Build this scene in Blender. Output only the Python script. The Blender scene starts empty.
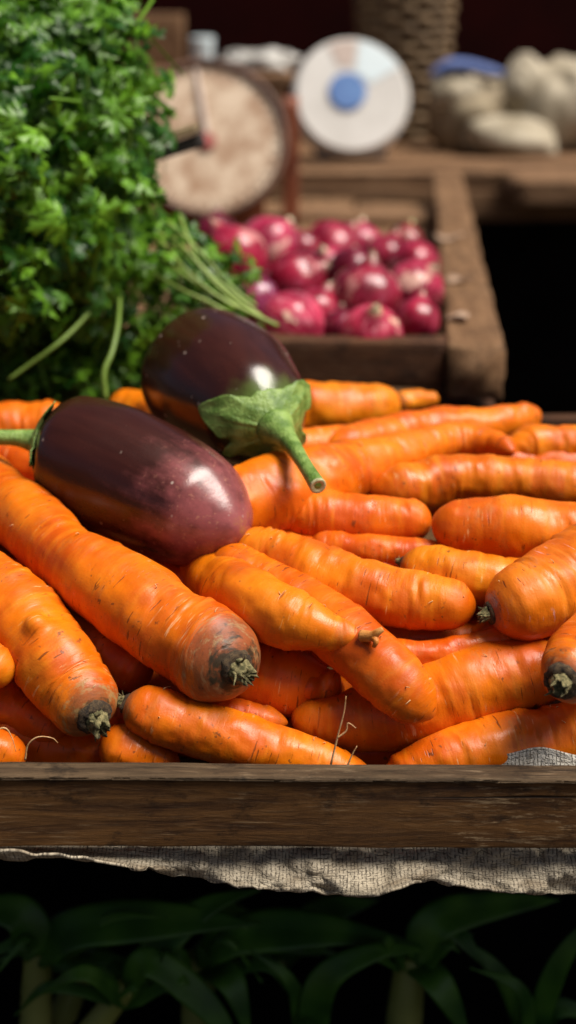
import bpy, bmesh, math, random
import numpy as np
from mathutils import Vector, Matrix

rnd = random.Random(7)
rng = np.random.default_rng(7)
scene = bpy.context.scene
col = scene.collection

# ------------------------------------------------------------------ camera, sky, sun, exposure
ZB = 0.75                                   # height of the carrot crate's rim above the ground
F = 1407.0                                  # focal length in pixels
PITCH = math.radians(20.3)
CAM = np.array([0.0, 0.0, ZB + 0.35])
cam_data = bpy.data.cameras.new('camera')
cam = bpy.data.objects.new('camera', cam_data)
col.objects.link(cam)
cam.location = CAM
cam.rotation_euler = (math.pi / 2 - PITCH, 0, 0)
cam_data.sensor_fit = 'VERTICAL'
cam_data.sensor_height = 36.0
cam_data.lens = 36.0 * F / 1024
cam_data.clip_start = 0.01
cam_data.clip_end = 200
cam_data.dof.use_dof = True
cam_data.dof.focus_distance = 0.72
cam_data.dof.aperture_fstop = 4.3
scene.camera = cam

SUN_DIR = np.array([0.44, -0.13, 0.84]); SUN_DIR = SUN_DIR / np.linalg.norm(SUN_DIR)
elev = math.asin(SUN_DIR[2])
azim = math.atan2(SUN_DIR[0], SUN_DIR[1])
world = bpy.data.worlds.new('World')
scene.world = world
world.use_nodes = True
wn = world.node_tree
bg = wn.nodes['Background']
sky = wn.nodes.new('ShaderNodeTexSky')
sky.sky_type = 'NISHITA'
sky.sun_disc = False
sky.sun_elevation = elev
sky.sun_rotation = azim
sky.air_density = 0.7
sky.dust_density = 4.0
sky.ozone_density = 0.3
wn.links.new(sky.outputs[0], bg.inputs[0])
bg.inputs[1].default_value = 0.05
sun_data = bpy.data.lights.new('sun', 'SUN')
sun = bpy.data.objects.new('sun', sun_data)
col.objects.link(sun)
sun.rotation_euler = Vector(SUN_DIR).to_track_quat('Z', 'Y').to_euler()
sun.location = (1, 1, 4)
sun_data.energy = 5.0
sun_data.angle = math.radians(32)
sun_data.color = (1.0, 0.93, 0.84)
scene.view_settings.view_transform = 'Standard'
scene.view_settings.look = 'None'
scene.view_settings.exposure = 0.26
scene.view_settings.gamma = 1.0

# ------------------------------------------------------------------ helpers
FW = np.array([0, math.cos(PITCH), -math.sin(PITCH)])
UP = np.array([0, math.sin(PITCH), math.cos(PITCH)])

def ray(px, py):
    return np.array([(px - 288) / F, 0, 0]) + (512 - py) / F * UP + FW

def P(px, py, y):
    """point on the line of sight at distance y in front of the stall's front; also metres per pixel there"""
    d = ray(px, py)
    t = y / d[1]
    return CAM + d * t, t / F

def L(x, y, z):
    return np.array([x, y, z + ZB])

def hash3(ix, iy, iz, seed):
    h = (ix * 374761393 + iy * 668265263 + iz * 2147483647 + seed * 1274126177) & 0xffffffff
    h = ((h ^ (h >> 13)) * 1274126177) & 0xffffffff
    h = (h ^ (h >> 16)) & 0xffff
    return h / 32767.5 - 1.0

def noise3(p, seed=0):
    p = np.asarray(p, float)
    i = np.floor(p).astype(np.int64)
    f = p - i
    f = f * f * (3 - 2 * f)
    out = 0
    for dx in (0, 1):
        for dy in (0, 1):
            for dz in (0, 1):
                w = (f[..., 0] if dx else 1 - f[..., 0]) * (f[..., 1] if dy else 1 - f[..., 1]) * (f[..., 2] if dz else 1 - f[..., 2])
                out = out + w * hash3(i[..., 0] + dx, i[..., 1] + dy, i[..., 2] + dz, seed)
    return out

def fbm(p, seed=0, octaves=3):
    p = np.asarray(p, float)
    return sum(noise3(p * 2 ** k, seed + 17 * k) / 2 ** k for k in range(octaves))

ROOT = {}

def tag(o, label=None, cat=None, group=None, kind=None):
    if label: o['label'] = label
    if cat: o['category'] = cat
    if group: o['group'] = group
    if kind: o['kind'] = kind
    return o

def origin_of(o):
    return np.array(ROOT[o.name])

def empty(name, loc):
    o = bpy.data.objects.new(name, None)
    o.empty_display_size = 0.02
    o.location = loc
    col.objects.link(o)
    ROOT[o.name] = tuple(loc)
    return o

def mesh_obj(name, verts, faces, mat, parent=None, smooth=True, attrs=None, loc=None, mat_index=None):
    """ONE mesh object out of world-space vertices"""
    verts = np.asarray(verts, float)
    if parent is not None:
        o0 = origin_of(parent)
    elif loc is not None:
        o0 = np.asarray(loc, float)
    else:
        o0 = np.array([(verts[:, 0].min() + verts[:, 0].max()) / 2, (verts[:, 1].min() + verts[:, 1].max()) / 2, verts[:, 2].min()])
    me = bpy.data.meshes.new(name)
    me.from_pydata((verts - o0).tolist(), [], [tuple(int(i) for i in f) for f in faces])
    for m in (mat if isinstance(mat, (list, tuple)) else [mat]):
        me.materials.append(m)
    if mat_index is not None:
        me.polygons.foreach_set('material_index', np.asarray(mat_index, dtype=np.int32))
    if smooth:
        me.polygons.foreach_set('use_smooth', np.ones(len(me.polygons), dtype=bool))
    for k, a in (attrs or {}).items():
        a = np.asarray(a, dtype=np.float32)
        if a.ndim == 2:
            at = me.attributes.new(k, 'FLOAT_VECTOR', 'POINT')
            at.data.foreach_set('vector', a.ravel())
        else:
            at = me.attributes.new(k, 'FLOAT', 'POINT')
            at.data.foreach_set('value', a)
    me.update()
    o = bpy.data.objects.new(name, me)
    col.objects.link(o)
    if parent is not None:
        o.parent = parent
    else:
        o.location = o0
    ROOT[o.name] = tuple(o0)
    return o

def merge(parts):
    """parts: list of (verts, faces) -> one (verts, faces)"""
    V, Fc, n = [], [], 0
    for v, f in parts:
        V.append(np.asarray(v, float))
        Fc += [tuple(i + n for i in q) for q in f]
        n += len(v)
    return np.concatenate(V), Fc

def catmull(pts, n):
    pts = np.asarray(pts, float)
    if len(pts) == 2:
        t = np.linspace(0, 1, n)[:, None]
        return pts[0] * (1 - t) + pts[1] * t
    P_ = np.vstack([2 * pts[0] - pts[1], pts, 2 * pts[-1] - pts[-2]])
    seg = np.linalg.norm(np.diff(pts[:, :3], axis=0), axis=1)
    cum = np.concatenate([[0], np.cumsum(seg)])
    out = []
    for s in np.linspace(0, cum[-1], n):
        k = min(np.searchsorted(cum, s, side='right') - 1, len(pts) - 2)
        t = (s - cum[k]) / max(seg[k], 1e-9)
        a, b, c, d = P_[k], P_[k + 1], P_[k + 2], P_[k + 3]
        out.append(0.5 * (2 * b + (c - a) * t + (2 * a - 5 * b + 4 * c - d) * t * t + (3 * b - a - 3 * c + d) * t ** 3))
    return np.array(out)

def frames(c):
    """parallel-transported frames along a centre line; normal starts as far up as it can"""
    T = np.gradient(c, axis=0)
    T /= np.linalg.norm(T, axis=1)[:, None] + 1e-12
    n0 = np.array([0, 0, 1.0]) - T[0] * T[0][2]
    if np.linalg.norm(n0) < 0.1:
        n0 = np.array([1.0, 0, 0]) - T[0] * T[0][0]
    n0 /= np.linalg.norm(n0)
    N = [n0]
    for i in range(1, len(c)):
        n = N[-1] - T[i] * (N[-1] @ T[i])
        N.append(n / (np.linalg.norm(n) + 1e-12))
    N = np.array(N)
    return T, N, np.cross(T, N)

def ring_faces(n, m, cap=True):
    f = []
    for i in range(n - 1):
        for j in range(m):
            k = (j + 1) % m
            f.append((i * m + j, i * m + k, (i + 1) * m + k, (i + 1) * m + j))
    if cap:
        f.append(tuple(range(m - 1, -1, -1)))
        f.append(tuple((n - 1) * m + j for j in range(m)))
    return f

def tube(pts, radii, m=8, n=None):
    pts = np.asarray(pts, float)
    radii = np.broadcast_to(np.asarray(radii, float), (len(pts),)) if np.ndim(radii) < 2 else radii
    n = n or max(4, 6 * (len(pts) - 1))
    q = catmull(np.hstack([pts, np.asarray(radii)[:, None]]), n)
    c, r = q[:, :3], np.maximum(q[:, 3], 1e-5)
    T, N, B = frames(c)
    th = np.linspace(0, 2 * math.pi, m, endpoint=False)
    v = c[:, None] + r[:, None, None] * (np.cos(th)[None, :, None] * N[:, None] + np.sin(th)[None, :, None] * B[:, None])
    return v.reshape(-1, 3), ring_faces(n, m)

def plank(p0, p1, w, h, up=(0, 0, 1), bev=0.002, wob=0.0008, seed=0, seg=None):
    """a sawn board: rounded-rectangle section swept from p0 to p1 (section centre), edges worn by noise"""
    p0, p1 = np.asarray(p0, float), np.asarray(p1, float)
    ln = np.linalg.norm(p1 - p0)
    t = (p1 - p0) / ln
    up = np.asarray(up, float)
    up = up - t * (up @ t); up /= np.linalg.norm(up)
    side = np.cross(t, up)
    sec = []
    def edge(a, b, k):
        for i in range(k):
            sec.append(np.array(a) + (np.array(b) - np.array(a)) * i / k)
    W, H = w / 2, h / 2
    corners = [(W, H), (-W, H), (-W, -H), (W, -H)]
    for ci, (x, y) in enumerate(corners):
        cx, cy = x - math.copysign(bev, x), y - math.copysign(bev, y)
        a0 = [0, 90, 180, 270][ci]
        for a in (0, 30, 60, 90):
            aa = math.radians(a0 + a)
            sec.append(np.array([cx + bev * math.cos(aa), cy + bev * math.sin(aa)]))
        nx, ny = corners[(ci + 1) % 4]
        for q in (0.25, 0.5, 0.75):
            sec.append(np.array([x + (nx - x) * q, y + (ny - y) * q]))
    sec = np.array(sec)
    m = len(sec)
    n = seg or max(6, int(ln / 0.012))
    s = np.linspace(0, ln, n)
    v = p0 + s[:, None, None] * t + sec[None, :, 0, None] * side + sec[None, :, 1, None] * up
    if wob:
        q = np.concatenate([np.broadcast_to(s[:, None, None] * 25, (n, m, 1)), np.broadcast_to(sec[None] * 90, (n, m, 2))], axis=2)
        d = fbm(q, seed, 3)
        big = noise3(np.stack([s * 6, s * 0 + 3, s * 0], axis=1), seed + 5)
        out = sec / (np.linalg.norm(sec, axis=1)[:, None] + 1e-9)
        v = v + (d * wob)[..., None] * (out[None, :, 0, None] * side + out[None, :, 1, None] * up) + (big * wob * 1.6)[:, None, None] * up
    return v.reshape(-1, 3), ring_faces(n, m)

def lathe(p0, p1, prof, m=48):
    """prof: list of (t along p0->p1 in metres, radius)"""
    p0, p1 = np.asarray(p0, float), np.asarray(p1, float)
    t = (p1 - p0) / np.linalg.norm(p1 - p0)
    a = np.array([0, 0, 1.0]) if abs(t[2]) < 0.9 else np.array([1.0, 0, 0])
    n = a - t * (a @ t); n /= np.linalg.norm(n)
    b = np.cross(t, n)
    th = np.linspace(0, 2 * math.pi, m, endpoint=False)
    v = []
    for s, r in prof:
        v.append(p0 + t * s + r * (np.cos(th)[:, None] * n + np.sin(th)[:, None] * b))
    return np.concatenate(v), ring_faces(len(prof), m)

# ------------------------------------------------------------------ materials
class Mat:
    def __init__(self, name):
        self.m = bpy.data.materials.new(name)
        self.m.use_nodes = True
        self.t = self.m.node_tree
        self.p = self.t.nodes['Principled BSDF']
        self.out = self.t.nodes['Material Output']
    def n(self, kind, **kw):
        nd = self.t.nodes.new(kind)
        for k, v in kw.items():
            setattr(nd, k, v)
        return nd
    def put(self, sock, v):
        if hasattr(v, 'is_linked') or hasattr(v, 'links'):
            self.t.links.new(v, sock)
        else:
            if isinstance(v, (tuple, list)) and len(v) == 3 and sock.type == 'RGBA':
                v = (*v, 1)
            sock.default_value = v
    def coord(self, attr=None, scale=(1, 1, 1)):
        if attr:
            a = self.n('ShaderNodeAttribute', attribute_name=attr).outputs['Vector']
        else:
            a = self.n('ShaderNodeTexCoord').outputs['Object']
        mp = self.n('ShaderNodeMapping')
        self.t.links.new(a, mp.inputs[0])
        mp.inputs['Scale'].default_value = scale
        return mp.outputs[0]
    def noise(self, co, scale=1, detail=3, rough=0.5, dist=0):
        nd = self.n('ShaderNodeTexNoise')
        self.put(nd.inputs['Vector'], co)
        nd.inputs['Scale'].default_value = scale
        nd.inputs['Detail'].default_value = detail
        nd.inputs['Roughness'].default_value = rough
        nd.inputs['Distortion'].default_value = dist
        return nd.outputs['Fac']
    def voronoi(self, co, scale=1, feature='F1', rand=1):
        nd = self.n('ShaderNodeTexVoronoi', feature=feature)
        self.put(nd.inputs['Vector'], co)
        nd.inputs['Scale'].default_value = scale
        nd.inputs['Randomness'].default_value = rand
        return nd.outputs['Distance']
    def attr(self, name):
        return self.n('ShaderNodeAttribute', attribute_name=name).outputs['Fac']
    def rng(self, v, a, b, c=0.0, d=1.0):
        nd = self.n('ShaderNodeMapRange')
        nd.interpolation_type = 'SMOOTHSTEP'
        self.put(nd.inputs['Value'], v)
        for k, x in zip(('From Min', 'From Max', 'To Min', 'To Max'), (a, b, c, d)):
            nd.inputs[k].default_value = x
        return nd.outputs[0]
    def math(self, op, a, b=0.0):
        nd = self.n('ShaderNodeMath', operation=op)
        self.put(nd.inputs[0], a); self.put(nd.inputs[1], b)
        return nd.outputs[0]
    def mix(self, f, a, b, blend='MIX'):
        nd = self.n('ShaderNodeMix', data_type='RGBA', blend_type=blend)
        self.put(nd.inputs['Factor'], f)
        self.put(nd.inputs[6], a); self.put(nd.inputs[7], b)
        return nd.outputs[2]
    def bump(self, h, strength=0.5, dist=0.001, prev=None):
        nd = self.n('ShaderNodeBump')
        self.put(nd.inputs['Height'], h)
        nd.inputs['Strength'].default_value = strength
        nd.inputs['Distance'].default_value = dist
        if prev is not None:
            self.t.links.new(prev, nd.inputs['Normal'])
        return nd.outputs[0]
    def set(self, **kw):
        for k, v in kw.items():
            self.put(self.p.inputs[k.replace('_', ' ')], v)
        return self

def carrot_material():
    M = Mat('carrot_skin')
    co = M.coord('cc')
    big = M.noise(M.coord('cc', (30, 30, 30)), 1, 3, 0.55)
    c = M.mix(M.rng(big, 0.32, 0.68), (0.52, 0.078, 0.0012), (0.72, 0.166, 0.003))
    # broad bands across the root
    bands = M.noise(M.coord('cc', (160, 22, 22)), 1, 3, 0.55)
    c = M.mix(M.rng(bands, 0.5, 0.72, 0, 0.45), c, (0.78, 0.24, 0.010))
    # thin dark lenticels running round the root
    l1 = M.noise(M.coord('cc', (620, 75, 75)), 1, 2, 0.5)
    line = M.rng(l1, 0.64, 0.69)
    zone = M.rng(M.noise(M.coord('cc', (45, 45, 45)), 1, 1), 0.44, 0.60)
    line = M.math('MULTIPLY', line, zone)
    c = M.mix(M.math('MULTIPLY', line, 0.85), c, (0.17, 0.036, 0.005))
    # pale dry scuffs
    l2 = M.noise(M.coord('cc', (480, 60, 60)), 1.1, 3, 0.6)
    scuff = M.math('MULTIPLY', M.rng(l2, 0.60, 0.68), M.rng(M.noise(M.coord('cc', (38, 38, 38)), 1.3, 1), 0.52, 0.66))
    c = M.mix(M.math('MULTIPLY', scuff, 0.5), c, (0.80, 0.52, 0.25))
    # earth specks
    sp = M.noise(M.coord('cc', (330, 260, 260)), 1, 2, 0.5)
    spz = M.rng(M.noise(M.coord('cc', (24, 24, 24)), 1.7, 1), 0.46, 0.62)
    speck = M.math('MULTIPLY', M.rng(sp, 0.65, 0.72), spz)
    c = M.mix(M.math('MULTIPLY', speck, 0.7), c, (0.10, 0.035, 0.012))
    # dry, dull, slightly brown patches
    dry = M.rng(M.noise(M.coord('cc', (85, 48, 48)), 1.2, 5, 0.7), 0.54, 0.70)
    c = M.mix(M.math('MULTIPLY', dry, 0.42), c, (0.42, 0.135, 0.022))
    # shoulders: purple-green, then soil
    cr = M.attr('crown')
    nz = M.noise(M.coord('cc', (330, 60, 60)), 1, 5, 0.7)
    crn = M.math('ADD', cr, M.math('MULTIPLY', M.math('SUBTRACT', nz, 0.5), 1.0))
    c = M.mix(M.rng(crn, 0.26, 0.70, 0, 0.80), c, (0.20, 0.070, 0.028))
    olive = M.math('MULTIPLY', M.rng(cr, 0.12, 0.5), M.rng(M.noise(M.coord('cc', (260, 90, 90)), 1, 4, 0.7), 0.50, 0.64))
    c = M.mix(M.math('MULTIPLY', olive, 0.65), c, (0.33, 0.23, 0.10))
    c = M.mix(M.rng(M.math('ADD', crn, M.math('MULTIPLY', M.math('SUBTRACT', M.noise(M.coord('cc', (500, 260, 260)), 1, 3), 0.5), 0.5)), 0.72, 0.98), c, (0.045, 0.030, 0.015))
    # every root its own tint, with shade put into the low-lying ones
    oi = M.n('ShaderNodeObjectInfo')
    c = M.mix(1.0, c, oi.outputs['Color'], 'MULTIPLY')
    h = M.math('ADD', M.math('MULTIPLY', line, -1.0), M.math('MULTIPLY', M.noise(M.coord('cc', (420, 110, 110)), 1, 3, 0.6), 1.1))
    h = M.math('ADD', h, M.math('MULTIPLY', M.noise(M.coord('cc', (900, 900, 900)), 1, 2), 0.35))
    b = M.bump(M.noise(M.coord('cc', (70, 50, 50)), 1, 2), 0.32, 0.004)
    b = M.bump(h, 0.42, 0.0006, b)
    ro = M.rng(M.noise(M.coord('cc', (70, 50, 50)), 1, 4, 0.6), 0.3, 0.7, 0.30, 0.50)
    ro = M.math('ADD', ro, M.math('MULTIPLY', dry, 0.15))
    M.set(Base_Color=c, Roughness=ro, Normal=b, Subsurface_Weight=0.06, Subsurface_Radius=(1.0, 0.35, 0.08), Subsurface_Scale=0.004)
    M.p.inputs['Specular IOR Level'].default_value = 0.34
    return M.m

def eggplant_material(name, blush):
    M = Mat(name)
    t = M.attr('along')
    streak = M.noise(M.coord('cc', (9, 95, 95)), 1, 4, 0.6)
    c = M.mix(M.rng(streak, 0.35, 0.75), (0.030, 0.0070, 0.0040), (0.045, 0.0110, 0.0065))
    mott = M.noise(M.coord('cc', (60, 60, 60)), 1, 4, 0.65)
    tip = M.math('ADD', t, M.math('MULTIPLY', M.math('SUBTRACT', M.math('ADD', mott, streak), 1.0), 0.5))
    if not blush:
        c = M.mix(M.rng(tip, 0.56, 1.04, 0, 0.95), c, (0.27, 0.075, 0.075))
        fine = M.noise(M.coord('cc', (420, 420, 420)), 1, 2)
        c = M.mix(M.math('MULTIPLY', M.rng(fine, 0.60, 0.72), M.rng(tip, 0.55, 1.0, 0, 0.6)), c, (0.36, 0.16, 0.10))
        c = M.mix(M.rng(tip, 1.0, 1.12, 0, 0.8), c, (0.30, 0.13, 0.03))
    else:
        g = M.attr('blush')
        gg = M.math('ADD', g, M.math('MULTIPLY', M.math('SUBTRACT', streak, 0.5), 0.6))
        c = M.mix(M.rng(gg, 0.35, 0.9, 0, 0.65), c, (0.10, 0.18, 0.03))
    dots = M.voronoi(M.coord('cc', (1, 1, 1)), 95)
    keep = M.rng(M.noise(M.coord('cc', (70, 70, 70)), 1, 1), 0.52, 0.6)
    dot = M.math('MULTIPLY', M.rng(dots, 0.14, 0.07), keep)
    c = M.mix(M.math('MULTIPLY', dot, 0.7), c, (0.42, 0.33, 0.27))
    ro = M.rng(M.noise(M.coord('cc', (40, 60, 60)), 1, 5, 0.7), 0.3, 0.75, 0.19, 0.29)
    ro = M.math('ADD', ro, M.math('MULTIPLY', dot, 0.4))
    b = M.bump(M.noise(M.coord('cc', (20, 60, 60)), 1, 2), 0.25, 0.002)
    b = M.bump(M.noise(M.coord('cc', (600, 600, 600)), 1, 3), 0.12, 0.0004, b)
    M.set(Base_Color=c, Roughness=ro, Normal=b)
    return M.m

def wood_material(name, axis, dark, light, worn, wear=0.5, rough=0.75, gs=1.0):
    """axis = grain direction in the object's own space"""
    M = Mat(name)
    def sc(a, b):
        s = [b, b, b]; s[axis] = a
        return tuple(x * gs for x in s)
    g = M.noise(M.coord(None, sc(9, 110)), 1, 9, 0.78, 0.7)
    f = M.noise(M.coord(None, sc(60, 480)), 1, 6, 0.75)
    sx = M.noise(M.coord(None, sc(20, 520)), 1.13, 2, 0.5)
    big = M.noise(M.coord(None, (9 * gs, 9 * gs, 9 * gs)), 1, 4, 0.6)
    c = M.mix(M.rng(g, 0.33, 0.68), dark, light)
    c = M.mix(M.math('MULTIPLY', M.rng(f, 0.53, 0.66), M.rng(big, 0.45, 0.62, 0.1, wear)), c, worn)
    c = M.mix(M.math('MULTIPLY', M.rng(sx, 0.70, 0.76), 0.25), c, tuple(min(1, x * 1.5) for x in worn))
    blot = M.noise(M.coord(None, sc(32, 60)), 1, 8, 0.75)
    c = M.mix(M.rng(blot, 0.52, 0.66, 0, 0.8), c, tuple(x * 0.35 for x in dark))
    crack = M.rng(M.noise(M.coord(None, sc(4, 210)), 1, 2), 0.70, 0.75)
    c = M.mix(crack, c, tuple(x * 0.15 for x in dark))
    h = M.math('ADD', M.math('MULTIPLY', g, 0.7), M.math('ADD', M.math('MULTIPLY', f, 0.6), M.math('MULTIPLY', crack, -1.5)))
    M.set(Base_Color=c, Roughness=rough, Normal=M.bump(h, 0.8, 0.0016))
    M.p.inputs['Specular IOR Level'].default_value = 0.25
    return M.m

def sack_material(name, base, thread, scale=620):
    """woven plastic-strip sacking: object x/y/z mapped on the 'weave' attribute (metres)"""
    M = Mat(name)
    co = M.coord('weave')
    def threads(direction, period):
        w = M.n('ShaderNodeTexWave', wave_type='BANDS', bands_direction=direction, wave_profile='SIN')
        M.t.links.new(co, w.inputs['Vector'])
        w.inputs['Scale'].default_value = 0.314 / period
        w.inputs['Distortion'].default_value = 2.2
        w.inputs['Detail'].default_value = 3.0
        w.inputs['Detail Scale'].default_value = 1.6
        w.inputs['Detail Roughness'].default_value = 0.6
        return w.outputs['Fac']
    brk_v = M.rng(M.noise(co, 330, 3, 0.6), 0.40, 0.58)
    brk_h = M.rng(M.noise(co, 290, 3, 0.6), 0.44, 0.60)
    v_ = M.math('MULTIPLY', M.rng(threads('X', 0.0019), 0.66, 0.92), brk_v)
    h_ = M.math('MULTIPLY', M.rng(threads('Y', 0.0021), 0.72, 0.95), brk_h)
    th = M.math('MAXIMUM', v_, h_)
    c = M.mix(M.rng(M.noise(co, 25, 4, 0.6), 0.35, 0.65), tuple(x * 0.75 for x in base), base)
    dirt = M.noise(co, 34, 5, 0.65)
    c = M.mix(M.rng(dirt, 0.40, 0.70, 0, 0.85), c, (0.16, 0.115, 0.065))
    c = M.mix(M.math('MULTIPLY', th, 0.85), c, thread)
    b = M.bump(M.math('SUBTRACT', 1.0, th), 0.6, 0.0006)
    b = M.bump(M.noise(co, 110, 4, 0.65), 0.9, 0.004, b)
    M.set(Base_Color=c, Roughness=0.7, Normal=b)
    return M.m

def leaf_material(name, lo, hi, trans=0.25, rough=0.42):
    M = Mat(name)
    n = M.noise(M.coord(None, (1, 1, 1)), 26, 3)
    a = M.attr('tint')
    c = M.mix(M.rng(a, 0.0, 1.0), lo, hi)
    c = M.mix(M.rng(n, 0.35, 0.7, 0, 0.5), c, tuple(x * 0.6 for x in lo))
    M.set(Base_Color=c, Roughness=rough, Normal=M.bump(M.noise(M.coord(None, (300, 300, 300)), 1, 2), 0.3, 0.001))
    tr = M.n('ShaderNodeBsdfTranslucent')
    M.t.links.new(c, tr.inputs['Color'])
    mx = M.n('ShaderNodeMixShader'); mx.inputs[0].default_value = trans
    M.t.links.new(M.p.outputs[0], mx.inputs[1]); M.t.links.new(tr.outputs[0], mx.inputs[2])
    M.t.links.new(mx.outputs[0], M.out.inputs[0])
    return M.m

def simple(name, a, b, scale=20, rough=0.6, bump=0.3, metallic=0.0, dist=0.001):
    M = Mat(name)
    n = M.noise(M.coord(None, (1, 1, 1)), scale, 5, 0.6)
    M.set(Base_Color=M.mix(M.rng(n, 0.33, 0.68), a, b), Roughness=rough, Metallic=metallic,
          Normal=M.bump(M.noise(M.coord(None, (1, 1, 1)), scale * 6, 3), bump, dist))
    return M.m

def onion_material():
    M = Mat('onion_skin')
    vein = M.noise(M.coord('cc', (14, 230, 230)), 1, 3, 0.55)
    big = M.noise(M.coord('cc', (45, 45, 45)), 1, 3, 0.55)
    c = M.mix(M.rng(big, 0.35, 0.66), (0.135, 0.002, 0.012), (0.32, 0.013, 0.040))
    c = M.mix(M.rng(vein, 0.5, 0.68, 0, 0.35), c, (0.50, 0.12, 0.18))
    e = M.attr('ends')
    c = M.mix(M.rng(e, 0.55, 1.0, 0, 0.8), c, (0.52, 0.34, 0.24))
    peel = M.noise(M.coord('cc', (26, 34, 34)), 1, 4, 0.6)
    c = M.mix(M.rng(peel, 0.60, 0.64, 0, 0.7), c, (0.55, 0.25, 0.22))
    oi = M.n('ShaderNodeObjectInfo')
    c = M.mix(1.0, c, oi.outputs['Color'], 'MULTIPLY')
    M.set(Base_Color=c, Roughness=0.27, Normal=M.bump(vein, 0.3, 0.0006))
    return M.m

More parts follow.
